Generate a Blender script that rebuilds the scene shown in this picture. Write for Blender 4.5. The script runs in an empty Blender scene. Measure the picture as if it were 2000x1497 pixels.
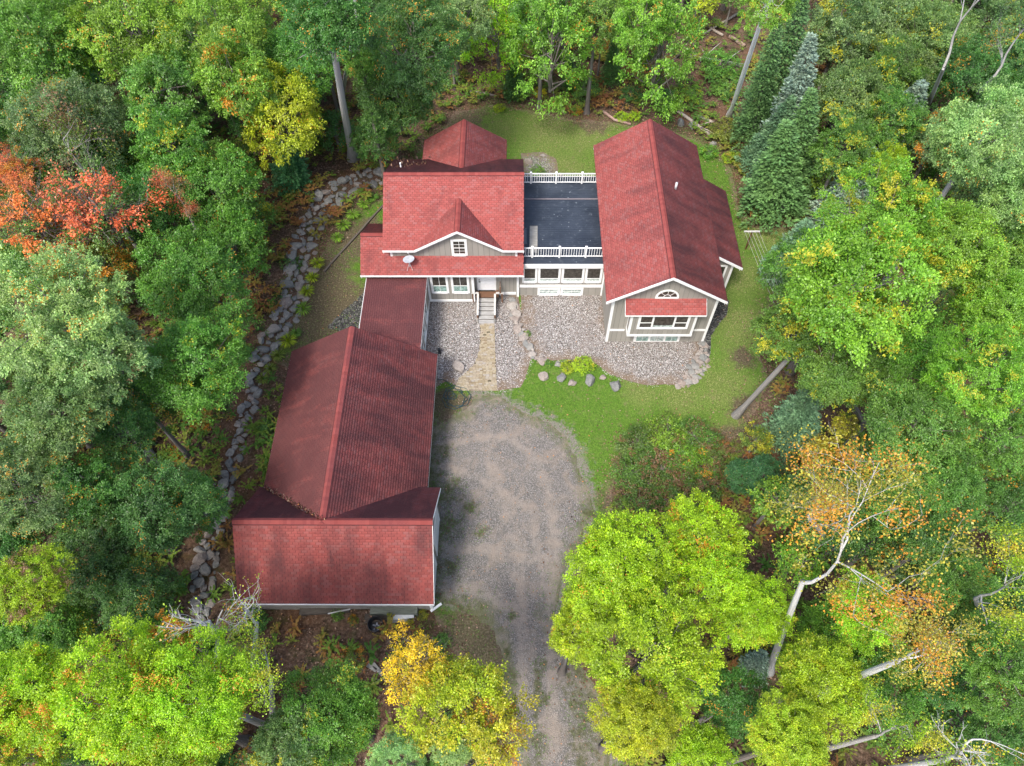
import bpy, bmesh, math, random
import numpy as np
from mathutils import Vector, Matrix

# ---------------------------------------------------------------- camera, world, sun, exposure
SC = bpy.context.scene
CAM_H = 40.0
F_PX, TH, PSI, ROLL = 1386.871, math.radians(57.913), math.radians(-0.833), math.radians(-0.64)
_z = np.array([0, 0, 1.0])
_r = np.array([math.cos(PSI), -math.sin(PSI), 0.0])
_y = np.array([math.sin(PSI), math.cos(PSI), 0.0])
FW = _y * math.cos(TH) - _z * math.sin(TH)
_u = _y * math.sin(TH) + _z * math.cos(TH)
CR = math.cos(ROLL) * _r + math.sin(ROLL) * _u
CU = -math.sin(ROLL) * _r + math.cos(ROLL) * _u
cam_d = bpy.data.cameras.new('camera')
cam = bpy.data.objects.new('camera', cam_d)
SC.collection.objects.link(cam)
cam_d.sensor_width = 36.0
cam_d.lens = 36.0 * F_PX / 2000.0
cam_d.clip_start = 0.5
cam_d.clip_end = 3000
cam.matrix_world = Matrix(((CR[0], CU[0], -FW[0], 0), (CR[1], CU[1], -FW[1], 0), (CR[2], CU[2], -FW[2], CAM_H), (0, 0, 0, 1)))
SC.camera = cam

SUN_TRAVEL = Vector((0.34, 0.55, -1.0)).normalized()
SUN_EL = math.asin(-SUN_TRAVEL.z)
SUN_AZ = math.atan2(-SUN_TRAVEL.x, -SUN_TRAVEL.y)      # compass angle of the sun from +Y towards +X
W = bpy.data.worlds.new('World')
SC.world = W
W.use_nodes = True
wn = W.node_tree
wn.nodes.clear()
sky = wn.nodes.new('ShaderNodeTexSky')
sky.sky_type = 'NISHITA'
sky.sun_disc = False
sky.sun_elevation = SUN_EL
sky.sun_rotation = SUN_AZ
sky.dust_density = 3.0
sky.air_density = 0.8
bg = wn.nodes.new('ShaderNodeBackground')
bg.inputs['Strength'].default_value = 0.15
wo = wn.nodes.new('ShaderNodeOutputWorld')
wn.links.new(sky.outputs[0], bg.inputs['Color'])
wn.links.new(bg.outputs[0], wo.inputs['Surface'])
sun_d = bpy.data.lights.new('sun', 'SUN')
sun_d.energy = 1.6
sun_d.angle = math.radians(13)
sun_d.color = (1.0, 0.95, 0.87)
sun = bpy.data.objects.new('sun', sun_d)
SC.collection.objects.link(sun)
sun.rotation_euler = SUN_TRAVEL.to_track_quat('-Z', 'Y').to_euler()
vs = SC.view_settings
vs.view_transform = 'Standard'
vs.look = 'None'
vs.exposure = 1.38
vs.gamma = 1.0
vs.use_curve_mapping = False
SC.cycles.max_bounces = 6
SC.cycles.diffuse_bounces = 3
SC.cycles.transmission_bounces = 3
SC.cycles.use_denoising = True

rng = np.random.default_rng(7)
R_ = random.Random(7)
PI = math.pi

# ---------------------------------------------------------------- survey helpers (photo sighting -> place in metres)
def ray(u, v):
    return FW + CR * (u - 1000) / F_PX - CU * (v - 748.5) / F_PX
def G(u, v, z=0.0):
    d = ray(u, v)
    p = np.array([0, 0, CAM_H]) + d * ((z - CAM_H) / d[2])
    return float(p[0]), float(p[1])
def depth_of(x, y, z):
    return float(np.dot(np.array([x, y, z - CAM_H]), FW))

# ---------------------------------------------------------------- object helpers
COL = SC.collection
def link(name, data, parent=None, loc=None):
    o = bpy.data.objects.new(name, data)
    COL.objects.link(o)
    if parent is not None:
        o.parent = parent
    if loc is not None:
        o.location = loc
    return o
def tag(o, label=None, cat=None, group=None, kind=None):
    if label: o['label'] = label
    if cat: o['category'] = cat
    if group: o['group'] = group
    if kind: o['kind'] = kind
    return o
def thing(name, label, cat, loc=(0, 0, 0), group=None, rz=0):
    o = link(name, None, None, loc)
    o.rotation_euler = (0, 0, rz)
    o.empty_display_size = 0.3
    return tag(o, label, cat, group)

class MB:
    """collects faces, built as one mesh; optional float per face"""
    def __init__(s):
        s.v, s.f, s.a = [], [], []
    def poly(s, pts, a=0.5):
        i = len(s.v)
        s.v += [tuple(p) for p in pts]
        s.f.append(tuple(range(i, i + len(pts))))
        s.a.append(a)
    def hexa(s, o, ax, ay, az, a=0.5):
        o, ax, ay, az = map(Vector, (o, ax, ay, az))
        i = len(s.v)
        P = [o, o + ax, o + ax + ay, o + ay, o + az, o + ax + az, o + ax + ay + az, o + ay + az]
        s.v += [tuple(p) for p in P]
        F = [(0, 3, 2, 1), (4, 5, 6, 7), (0, 1, 5, 4), (1, 2, 6, 5), (2, 3, 7, 6), (3, 0, 4, 7)]
        if ax.cross(ay).dot(az) < 0:
            F = [tuple(reversed(q)) for q in F]
        s.f += [tuple(i + k for k in q) for q in F]
        s.a += [a] * 6
    def box(s, x0, x1, y0, y1, z0, z1, a=0.5):
        s.hexa((x0, y0, z0), (x1 - x0, 0, 0), (0, y1 - y0, 0), (0, 0, z1 - z0), a)
    def prism(s, pts, d, a=0.5):
        """polygon pts (list of 3d) extruded by d"""
        pts = [Vector(p) for p in pts]; d = Vector(d)
        n = len(pts); i = len(s.v)
        nrm = Vector((0, 0, 0))
        for k in range(n):
            nrm += (pts[k] - pts[0]).cross(pts[(k + 1) % n] - pts[0])
        if nrm.dot(d) > 0:
            pts.reverse()
        s.v += [tuple(p) for p in pts] + [tuple(p + d) for p in pts]
        s.f.append(tuple(range(i, i + n)))
        s.f.append(tuple(range(i + 2 * n - 1, i + n - 1, -1)))
        for k in range(n):
            s.f.append((i + k, i + n + k, i + n + (k + 1) % n, i + (k + 1) % n))
        s.a += [a] * (n + 2)
    def tube(s, pts, rad, n=6, a=0.5, cap=True):
        pts = [Vector(p) for p in pts]
        if not hasattr(rad, '__len__'): rad = [rad] * len(pts)
        base = len(s.v)
        for k, p in enumerate(pts):
            t = (pts[min(k + 1, len(pts) - 1)] - pts[max(k - 1, 0)]).normalized()
            ref = Vector((0, 0, 1)) if abs(t.z) < 0.85 else Vector((1, 0, 0))
            e1 = t.cross(ref).normalized(); e2 = t.cross(e1)
            for j in range(n):
                q = 2 * PI * j / n
                s.v.append(tuple(p + (e1 * math.cos(q) + e2 * math.sin(q)) * rad[k]))
        for k in range(len(pts) - 1):
            for j in range(n):
                b0 = base + k * n; b1 = b0 + n
                s.f.append((b0 + j, b1 + j, b1 + (j + 1) % n, b0 + (j + 1) % n)); s.a.append(a)
        if cap:
            s.f.append(tuple(base + j for j in range(n))); s.a.append(a)
            s.f.append(tuple(base + (len(pts) - 1) * n + j for j in reversed(range(n)))); s.a.append(a)
    def mesh(s, name, mat, attr=None, smooth=False):
        m = bpy.data.meshes.new(name)
        m.from_pydata(s.v, [], s.f)
        if mat: m.materials.append(mat)
        if attr:
            at = m.attributes.new(attr, 'FLOAT', 'FACE')
            at.data.foreach_set('value', np.array(s.a, dtype=np.float32))
        if smooth: m.polygons.foreach_set('use_smooth', [True] * len(m.polygons))
        m.update()
        return m
    def build(s, name, mat, parent=None, attr=None, smooth=False, loc=None):
        return link(name, s.mesh(name, mat, attr, smooth), parent, loc)

def fast_mesh(name, V, Fq, mat, attrs=None, smooth=False, vattrs=None):
    """V (n,3), Fq (m,k) index array -> mesh, with FACE float attributes"""
    V = np.asarray(V, np.float32); Fq = np.asarray(Fq, np.int32)
    m = bpy.data.meshes.new(name)
    k = Fq.shape[1]
    m.vertices.add(len(V)); m.vertices.foreach_set('co', V.ravel())
    m.loops.add(Fq.size); m.loops.foreach_set('vertex_index', Fq.ravel())
    m.polygons.add(len(Fq)); m.polygons.foreach_set('loop_start', np.arange(0, Fq.size, k, dtype=np.int32))
    if smooth: m.polygons.foreach_set('use_smooth', np.ones(len(Fq), bool))
    m.update(calc_edges=True)
    for key, arr in (attrs or {}).items():
        at = m.attributes.new(key, 'FLOAT', 'FACE'); at.data.foreach_set('value', np.asarray(arr, np.float32))
    for key, arr in (vattrs or {}).items():
        at = m.attributes.new(key, 'FLOAT', 'POINT'); at.data.foreach_set('value', np.asarray(arr, np.float32))
    if mat: m.materials.append(mat)
    return m

# ---------------------------------------------------------------- materials
class NT:
    def __init__(s, name, rough=0.8, spec=0.3):
        s.m = bpy.data.materials.new(name); s.m.use_nodes = True
        s.t = s.m.node_tree; s.t.nodes.clear()
        s.out = s.n('ShaderNodeOutputMaterial')
        s.b = s.n('ShaderNodeBsdfPrincipled')
        s.b.inputs['Roughness'].default_value = rough
        s.b.inputs['Specular IOR Level'].default_value = spec
        s.l(s.b.outputs[0], s.out.inputs[0])
        s._co = None
    def n(s, k, **kw):
        x = s.t.nodes.new(k)
        for a, b in kw.items(): setattr(x, a, b)
        return x
    def l(s, a, b): s.t.links.new(a, b)
    def put(s, sock, val):
        if hasattr(val, 'is_output'): s.l(val, sock)
        elif isinstance(val, (tuple, list)) and len(val) == 3 and sock.type == 'RGBA': sock.default_value = (*val, 1)
        else: sock.default_value = val
    def co(s, scale=(1, 1, 1), obj=True, rot=None):
        if s._co is None: s._co = s.n('ShaderNodeTexCoord')
        if scale == (1, 1, 1) and rot is None: return s._co.outputs['Object']
        mp = s.n('ShaderNodeMapping'); s.l(s._co.outputs['Object'], mp.inputs[0])
        mp.inputs['Scale'].default_value = scale
        if rot: mp.inputs['Rotation'].default_value = rot
        return mp.outputs[0]
    def noise(s, sc, det=3, rough=0.55, vec=None, dist=0.0):
        x = s.n('ShaderNodeTexNoise'); s.put(x.inputs['Vector'], vec if vec is not None else s.co())
        x.inputs['Scale'].default_value = sc; x.inputs['Detail'].default_value = det
        x.inputs['Roughness'].default_value = rough; x.inputs['Distortion'].default_value = dist
        return x.outputs[0]
    def ramp(s, fac, stops, interp='LINEAR'):
        x = s.n('ShaderNodeValToRGB'); x.color_ramp.interpolation = interp
        s.put(x.inputs[0], fac); e = x.color_ramp.elements
        while len(e) < len(stops): e.new(0.5)
        for k, (p, c) in enumerate(stops):
            e[k].position = p
            e[k].color = (c, c, c, 1) if not hasattr(c, '__len__') else (*c, 1)
        return x.outputs[0]
    def mix(s, fac, a, b, mode='MIX'):
        x = s.n('ShaderNodeMix', data_type='RGBA', blend_type=mode)
        s.put(x.inputs[0], fac); s.put(x.inputs[6], a); s.put(x.inputs[7], b)
        return x.outputs[2]
    def math(s, op, a, b=0.0, c=None, clamp=False):
        x = s.n('ShaderNodeMath', operation=op, use_clamp=clamp)
        s.put(x.inputs[0], a); s.put(x.inputs[1], b)
        if c is not None: s.put(x.inputs[2], c)
        return x.outputs[0]
    def attr(s, name, typ='GEOMETRY', out='Fac'):
        x = s.n('ShaderNodeAttribute', attribute_name=name, attribute_type=typ)
        return x.outputs[out]
    def bump(s, h, strength=0.4, dist=0.02):
        x = s.n('ShaderNodeBump'); s.put(x.inputs['Height'], h)
        x.inputs['Strength'].default_value = strength; x.inputs['Distance'].default_value = dist
        s.l(x.outputs[0], s.b.inputs['Normal'])
    def col(s, c): s.put(s.b.inputs['Base Color'], c)

def simple(name, c, rough=0.7, spec=0.3, var=0.12, sc=6.0, bump=0.0):
    t = NT(name, rough, spec)
    n = t.noise(sc, 4)
    lo = tuple(x * (1 - var) for x in c); hi = tuple(min(1, x * (1 + var)) for x in c)
    t.col(t.ramp(n, [(0.3, lo), (0.7, hi)]))
    if bump: t.bump(n, bump)
    return t.m

# roof shingles: every tab has its own tone (face attribute), darkened by old stains and by shade painted in with them
t = NT('red_shingle', 0.9, 0.15)
tab = t.attr('tab')
base = t.ramp(tab, [(0.0, (0.245, 0.054, 0.048)), (0.35, (0.29, 0.062, 0.055)), (0.6, (0.32, 0.072, 0.063)), (0.85, (0.28, 0.098, 0.092)), (1.0, (0.33, 0.078, 0.062))])
grit = t.noise(90, 2)
base = t.mix(t.math('MULTIPLY', grit, 0.35), base, (0.28, 0.13, 0.12))
run = t.attr('run', 'GEOMETRY', 'Vector')
mp = t.n('ShaderNodeMapping'); t.l(run, mp.inputs[0]); mp.inputs['Scale'].default_value = (1.3, 0.35, 1)
mp.inputs['Rotation'].default_value = (0, 0, 0.35)
st1 = t.noise(1.0, 5, 0.62, mp.outputs[0], 0.4)
mp2 = t.n('ShaderNodeMapping'); t.l(run, mp2.inputs[0]); mp2.inputs['Scale'].default_value = (0.35, 0.2, 1)
st2 = t.noise(1.0, 3, 0.5, mp2.outputs[0])
amt = t.attr('stain_shade', 'OBJECT')
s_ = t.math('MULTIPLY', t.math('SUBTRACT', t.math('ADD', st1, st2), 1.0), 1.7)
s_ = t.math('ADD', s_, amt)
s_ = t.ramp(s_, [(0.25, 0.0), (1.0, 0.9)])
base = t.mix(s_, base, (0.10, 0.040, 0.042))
base = t.mix(t.ramp(t.noise(0.8, 3), [(0.45, 0.0), (0.8, 0.22)]), base, (0.30, 0.10, 0.09))
base = t.mix(t.math('LESS_THAN', tab, -0.5), base, (0.05, 0.018, 0.018))  # dark butt edges paint in the shadow line of each course
t.col(base); t.bump(grit, 0.3, 0.01)
M_SHINGLE = t.m
M_ROOFBASE = simple('roof_underlay', (0.07, 0.025, 0.025), 0.9)
t = NT('ridge_shingle', 0.9, 0.15)
c = t.ramp(t.attr('tab'), [(0, (0.06, 0.018, 0.018)), (0.2, (0.19, 0.042, 0.037)), (1, (0.25, 0.060, 0.052))])
t.col(t.mix(t.math('MULTIPLY', t.attr('stain_shade', 'OBJECT'), t.ramp(t.noise(0.7, 4), [(0.3, 0.1), (0.7, 0.8)])), c, (0.14, 0.05, 0.055)))
M_RIDGE = t.m
t = NT('white_trim_paint', 0.55, 0.35)
t.col(t.ramp(t.noise(3.0, 5), [(0.3, (0.70, 0.70, 0.68)), (0.7, (0.82, 0.82, 0.81))])); M_WHITE = t.m
t = NT('grey_siding_paint', 0.75, 0.2)
g = t.noise(4.0, 4, vec=t.co((6, 6, 0.4)))
tone = t.ramp(t.attr('tone'), [(0, (0.275, 0.262, 0.232)), (1, (0.325, 0.31, 0.275))])
c = t.mix(t.math('MULTIPLY', g, 0.4), tone, (0.25, 0.235, 0.205))
dirt = t.ramp(t.noise(1.3, 5), [(0.5, 0.0), (0.85, 0.35)])
t.col(t.mix(dirt, c, (0.22, 0.2, 0.17))); t.bump(g, 0.15, 0.005); M_SIDING = t.m
M_GROOVE = simple('siding_groove', (0.10, 0.095, 0.085), 0.9)
def glassmat(name, c, rough=0.06):
    t = NT(name, rough, 0.5); n = t.noise(5.5, 6, 0.7)
    t.col(t.ramp(n, [(0.42, tuple(x * 0.6 for x in c)), (0.6, tuple(x * 1.3 for x in c))]))
    return t.m
M_GLASS = glassmat('window_glass', (0.055, 0.050, 0.042))
M_GLASSG = glassmat('window_glass_green_blind', (0.24, 0.36, 0.32), 0.15)
M_GLASSP = glassmat('window_glass_pale_blind', (0.40, 0.47, 0.44), 0.12)
t = NT('deck_membrane', 0.42, 0.45)
n1 = t.noise(0.7, 4); n2 = t.noise(3.2, 5, 0.65)
c = t.ramp(n1, [(0.3, (0.020, 0.026, 0.038)), (0.7, (0.040, 0.050, 0.068))])
c = t.mix(t.ramp(n2, [(0.56, 0.0), (0.74, 0.6)]), c, (0.11, 0.13, 0.15))
vo = t.n('ShaderNodeTexVoronoi'); vo.inputs['Scale'].default_value = 2.1; t.l(t.co((1, 0.9, 1)), vo.inputs['Vector'])
c = t.mix(t.ramp(vo.outputs['Distance'], [(0.03, 0.6), (0.12, 0.0)]), c, (0.30, 0.34, 0.37))
t.col(c); M_MEMB = t.m
def wood(name, c, rough=0.85, along=(1.2, 14, 14)):
    t = NT(name, rough, 0.2); g = t.noise(2.0, 5, 0.6, t.co(along)); g2 = t.noise(1.1, 3)
    a = t.ramp(g, [(0.3, tuple(x * 0.62 for x in c)), (0.7, tuple(min(1, x * 1.25) for x in c))])
    t.col(t.mix(t.ramp(g2, [(0.4, 0.0), (0.8, 0.4)]), a, tuple(x * 0.55 for x in c))); t.bump(g, 0.3, 0.006); return t.m
M_WOODGREY = wood('weathered_grey_wood', (0.33, 0.32, 0.29))
M_WOODPALE = wood('bleached_wood', (0.50, 0.49, 0.46))
M_WOODTREAD = wood('grey_tread_wood', (0.34, 0.335, 0.32))
M_WOODBROWN = wood('brown_wood', (0.16, 0.085, 0.05))
M_WOODDARK = wood('dark_old_wood', (0.11, 0.095, 0.08))
M_PLY = wood('weathered_plywood', (0.20, 0.22, 0.18))
M_BLACK = simple('black_plastic', (0.012, 0.014, 0.016), 0.35, 0.5)
M_HOSE = simple('dark_green_hose', (0.02, 0.05, 0.055), 0.4, 0.4)
M_METAL = simple('galvanised_metal', (0.5, 0.5, 0.5), 0.4, 0.5)
M_DISH = simple('dish_grey_paint', (0.42, 0.44, 0.48), 0.45, 0.4)
M_WHITEPL = simple('white_plastic', (0.75, 0.76, 0.76), 0.4, 0.4, 0.05)
M_RUST = simple('rusty_brown_metal', (0.14, 0.055, 0.035), 0.7, 0.3)

def stone(name, c, c2):
    t = NT(name, 0.88, 0.25)
    oi = t.n('ShaderNodeObjectInfo')
    v = t.n('ShaderNodeVectorMath', operation='ADD'); t.l(t.co(), v.inputs[0]); t.l(oi.outputs['Location'], v.inputs[1])
    n = t.noise(2.2, 6, 0.65, v.outputs[0]); n2 = t.noise(11, 4, 0.6, v.outputs[0])
    a = t.mix(oi.outputs['Random'], c, c2)
    a = t.mix(t.ramp(n, [(0.35, 0.0), (0.7, 0.7)]), a, tuple(x * 0.5 for x in c))
    a = t.mix(t.ramp(n2, [(0.5, 0.0), (0.75, 0.45)]), a, tuple(min(1, x * 1.7) for x in c2))
    t.col(a); t.bump(n2, 0.6, 0.03); return t.m
M_STONE = stone('grey_boulder_stone', (0.18, 0.186, 0.178), (0.29, 0.275, 0.25))
M_STONETAN = stone('tan_boulder_stone', (0.26, 0.21, 0.18), (0.34, 0.32, 0.29))

# leaves
def leafmat(name, needle=False):
    t = NT(name, 0.42 if not needle else 0.6, 0.5)
    oi = t.n('ShaderNodeObjectInfo')
    rnd = t.attr('rnd'); cl = t.attr('clump')
    val = t.ramp(rnd, [(0, 0.5), (1, 1.5)])
    val2 = t.ramp(cl, [(0, 0.68), (1, 1.28)])
    c = t.mix(1.0, oi.outputs['Color'], val, 'MULTIPLY')
    c = t.mix(1.0, c, val2, 'MULTIPLY')
    big = t.noise(0.55, 2)
    c = t.mix(t.ramp(big, [(0.35, 0.0), (0.7, 0.6)]), c, t.mix(1.0, c, (1.4, 1.12, 0.85), 'MULTIPLY'))
    # a few leaves yellower, tips of whole sprays turned
    warm = t.mix(1.0, c, (1.35, 1.15, 0.9), 'MULTIPLY')
    c = t.mix(t.ramp(rnd, [(0.65, 0.0), (1.0, 0.5)]), c, warm)
    aut = t.attr('autumn', 'OBJECT')
    tint = t.attr('tint', 'OBJECT', 'Color')
    m1 = t.math('GREATER_THAN', t.math('ADD', cl, t.math('MULTIPLY', rnd, 0.12)), t.math('SUBTRACT', 1.06, aut))
    tc = t.mix(1.0, tint, val, 'MULTIPLY')
    c = t.mix(m1, c, tc)
    t.put(t.b.inputs['Base Color'], c)
    tr = t.n('ShaderNodeBsdfTranslucent')
    t.put(tr.inputs['Color'], t.mix(1.0, c, (1.1, 1.25, 0.8), 'MULTIPLY'))
    mx = t.n('ShaderNodeMixShader'); mx.inputs[0].default_value = 0.15 if needle else 0.38
    t.l(t.b.outputs[0], mx.inputs[1]); t.l(tr.outputs[0], mx.inputs[2]); t.l(mx.outputs[0], t.out.inputs[0])
    return t.m
M_LEAF = leafmat('leaf')
M_NEEDLE = leafmat('needle', True)
t = NT('bark', 0.9, 0.15)
oi = t.n('ShaderNodeObjectInfo')
n = t.noise(3, 5, 0.65, t.co((3, 3, 0.8))); n2 = t.noise(1.7, 4)
c = t.mix(1.0, oi.outputs['Color'], t.ramp(n, [(0.3, 0.55), (0.7, 1.25)]), 'MULTIPLY')
c = t.mix(t.ramp(n2, [(0.55, 0.0), (0.7, 0.45)]), c, (0.42, 0.43, 0.40))
t.col(c); t.bump(n, 0.7, 0.03); M_BARK = t.m
def bitmat(name, stops, rough=0.85, trans=0.0):
    t = NT(name, rough, 0.2)
    c = t.ramp(t.attr('rnd'), stops, 'LINEAR')
    t.col(c)
    if trans:
        tr = t.n('ShaderNodeBsdfTranslucent'); t.put(tr.inputs['Color'], c)
        mx = t.n('ShaderNodeMixShader'); mx.inputs[0].default_value = trans
        t.l(t.b.outputs[0], mx.inputs[1]); t.l(tr.outputs[0], mx.inputs[2]); t.l(mx.outputs[0], t.out.inputs[0])
    return t.m
M_GRASS = bitmat('grass_blade', [(0, (0.06, 0.16, 0.018)), (0.35, (0.12, 0.27, 0.03)), (0.6, (0.19, 0.28, 0.06)), (0.85, (0.29, 0.29, 0.12)), (1, (0.38, 0.33, 0.18))], 0.7, 0.2)
M_LITTER = bitmat('leaf_litter', [(0, (0.05, 0.028, 0.018)), (0.4, (0.13, 0.07, 0.045)), (0.7, (0.24, 0.15, 0.10)), (0.9, (0.36, 0.26, 0.20)), (1, (0.40, 0.18, 0.05))])
M_FERN = bitmat('fern_frond', [(0, (0.06, 0.15, 0.025)), (0.35, (0.15, 0.23, 0.03)), (0.58, (0.24, 0.22, 0.045)), (0.78, (0.29, 0.14, 0.045)), (1, (0.21, 0.09, 0.04))], 0.7, 0.25)
M_PEBBLE = bitmat('pebble', [(0, (0.10, 0.085, 0.08)), (0.3, (0.26, 0.22, 0.20)), (0.6, (0.42, 0.38, 0.35)), (1, (0.72, 0.70, 0.67))])

# ground materials
t = NT('forest_floor', 0.95, 0.1)
a = t.noise(6, 6, 0.7); b = t.noise(0.35, 4); g = t.noise(1.1, 4)
c = t.ramp(a, [(0.3, (0.035, 0.024, 0.017)), (0.5, (0.11, 0.070, 0.048)), (0.72, (0.24, 0.17, 0.125))])
c = t.mix(t.ramp(g, [(0.52, 0.0), (0.68, 0.75)]), c, (0.045, 0.06, 0.018))
c = t.mix(t.ramp(b, [(0.5, 0.0), (0.7, 0.5)]), c, (0.16, 0.075, 0.035))
t.col(c); t.bump(a, 0.9, 0.08); M_FOREST = t.m

t = NT('lawn', 0.95, 0.1)
sd = t.attr('sd'); dry = t.attr('dry')
a = t.noise(9, 5, 0.7); b = t.noise(0.45, 4, 0.6); g = t.noise(1.6, 5, 0.65); fine = t.noise(38, 3, 0.6)
green = t.ramp(a, [(0.35, (0.055, 0.13, 0.018)), (0.65, (0.15, 0.27, 0.035))])
olive = t.ramp(a, [(0.35, (0.10, 0.15, 0.03)), (0.65, (0.22, 0.28, 0.08))])
fd = t.ramp(t.math('ADD', t.math('MULTIPLY', dry, 0.5), t.math('MULTIPLY', b, 0.75)), [(0.42, 0.0), (0.85, 1.0)])
c = t.mix(fd, green, olive)
c = t.mix(t.ramp(g, [(0.54, 0.0), (0.72, 0.6)]), c, (0.24, 0.20, 0.11))
c = t.mix(t.ramp(t.noise(4.2, 5, 0.7), [(0.5, 0.0), (0.7, 0.55)]), c, (0.06, 0.10, 0.02))
c = t.mix(t.math('MULTIPLY', fine, 0.45), c, (0.045, 0.06, 0.012))
bare = t.attr('bare')
nd = t.math('ADD', t.attr('neard'), t.math('MULTIPLY', t.math('SUBTRACT', t.noise(1.9, 6, 0.7), 0.5), 2.2))
c = t.mix(t.ramp(nd, [(0.45, 0.0), (0.85, 0.9)]), c, t.ramp(t.noise(26, 3, 0.7), [(0.35, (0.10, 0.085, 0.07)), (0.65, (0.30, 0.27, 0.25))]))
nb = t.math('ADD', bare, t.math('MULTIPLY', t.math('SUBTRACT', g, 0.5), 1.4))
c = t.mix(t.ramp(nb, [(0.35, 0.0), (0.75, 0.9)]), c, t.ramp(a, [(0.3, (0.04, 0.03, 0.02)), (0.5, (0.10, 0.075, 0.05)), (0.75, (0.24, 0.18, 0.14))]))
e = t.math('ADD', sd, t.math('MULTIPLY', t.math('SUBTRACT', g, 0.5), 2.2))
c = t.mix(t.ramp(e, [(0.0, 0.9), (0.45, 0.0)]), c, t.ramp(a, [(0.3, (0.08, 0.055, 0.035)), (0.7, (0.26, 0.19, 0.14))]))
t.col(c); t.bump(t.noise(30, 4, 0.7), 0.9, 0.05); M_LAWN = t.m

def gravel(name, cells, tone, sc=15.0, edgecol=None, big=None):
    t = NT(name, 0.9, 0.2)
    v = t.n('ShaderNodeTexVoronoi'); v.inputs['Scale'].default_value = sc; t.l(t.co(), v.inputs['Vector'])
    sep = t.n('ShaderNodeSeparateColor'); t.l(v.outputs['Color'], sep.inputs[0])
    c = t.ramp(sep.outputs[0], cells)
    c = t.mix(t.ramp(v.outputs['Distance'], [(0.4, 0.0), (0.85, 0.6)]), c, tuple(x * 0.25 for x in tone))
    b = t.noise(0.5, 4)
    c = t.mix(t.ramp(b, [(0.45, 0.0), (0.75, 0.45)]), c, tone)
    if edgecol:
        sd = t.attr('sd'); g = t.noise(1.4, 5, 0.65)
        e = t.math('ADD', sd, t.math('MULTIPLY', t.math('SUBTRACT', g, 0.5), 3.0))
        c = t.mix(t.ramp(e, [(0.0, 0.85), (0.9, 0.0)]), c, edgecol)
    if big: c = big(t, c)
    t.col(c)
    h = t.math('SUBTRACT', 1.0, v.outputs['Distance']); t.bump(h, 0.9, 0.04)
    return t.m
CELLS = [(0.0, (0.06, 0.055, 0.05)), (0.3, (0.155, 0.14, 0.128)), (0.5, (0.235, 0.20, 0.175)), (0.62, (0.25, 0.24, 0.235)), (0.85, (0.38, 0.365, 0.35)), (1.0, (0.62, 0.615, 0.60))]
M_GRAVEL = gravel('river_gravel', CELLS, (0.22, 0.19, 0.17), 20.0, (0.17, 0.12, 0.08))
M_DARKGRAVEL = gravel('dark_gravel', [(0, (0.02, 0.02, 0.02)), (0.6, (0.07, 0.07, 0.068)), (1, (0.22, 0.22, 0.2))], (0.06, 0.058, 0.05), 13.0)
def drive_big(t, c):
    trk = t.math('ADD', t.attr('track'), t.math('MULTIPLY', t.math('SUBTRACT', t.noise(1.3, 7, 0.75), 0.5), 3.0))
    c = t.mix(t.ramp(trk, [(0.45, 0.0), (1.5, 0.75)]), c, t.ramp(t.noise(30, 3, 0.7), [(0.35, (0.21, 0.18, 0.15)), (0.65, (0.34, 0.295, 0.255))]))
    c = t.mix(t.ramp(t.attr('sd'), [(0.0, 0.3), (0.8, 0.0)]), c, (0.17, 0.15, 0.10))
    # wheel tracks, sandy swirls, moss near the garage
    sand = t.noise(0.9, 6, 0.65, t.co((1.0, 0.8, 1)), 1.2)
    c = t.mix(t.ramp(sand, [(0.48, 0.0), (0.64, 0.6)]), c, (0.27, 0.222, 0.18))
    dk = t.noise(3.5, 6, 0.7)
    c = t.mix(t.ramp(dk, [(0.52, 0.0), (0.7, 0.45)]), c, (0.12, 0.11, 0.095))
    moss = t.attr('moss'); g = t.noise(2.3, 6, 0.7)
    mm = t.math('ADD', t.math('MULTIPLY', moss, 0.85), t.math('MULTIPLY', t.math('SUBTRACT', g, 0.5), 2.8))
    c = t.mix(t.ramp(mm, [(0.4, 0.0), (0.95, 0.85)]), c, t.ramp(t.noise(7, 5, 0.7), [(0.3, (0.045, 0.042, 0.022)), (0.55, (0.085, 0.095, 0.035)), (0.75, (0.19, 0.16, 0.11))]))
    return c
M_DRIVE = gravel('driveway_gravel', [(0, (0.11, 0.105, 0.10)), (0.4, (0.165, 0.152, 0.138)), (0.75, (0.225, 0.208, 0.19)), (1, (0.36, 0.34, 0.32))], (0.21, 0.19, 0.175), 26.0, (0.10, 0.11, 0.045), drive_big)
t = NT('walkway_block', 0.85, 0.2)
n = t.noise(1.6, 5, 0.65); c = t.ramp(t.attr('rnd'), [(0, (0.20, 0.155, 0.10)), (0.35, (0.29, 0.24, 0.155)), (0.7, (0.34, 0.295, 0.21)), (1, (0.32, 0.30, 0.27))])
c = t.mix(t.ramp(n, [(0.45, 0.0), (0.75, 0.6)]), c, (0.30, 0.265, 0.23)); t.col(c); M_PAVE = t.m
M_JOINT = simple('joint_sand', (0.09, 0.075, 0.05), 0.95, 0.1, 0.3, 20)

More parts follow.
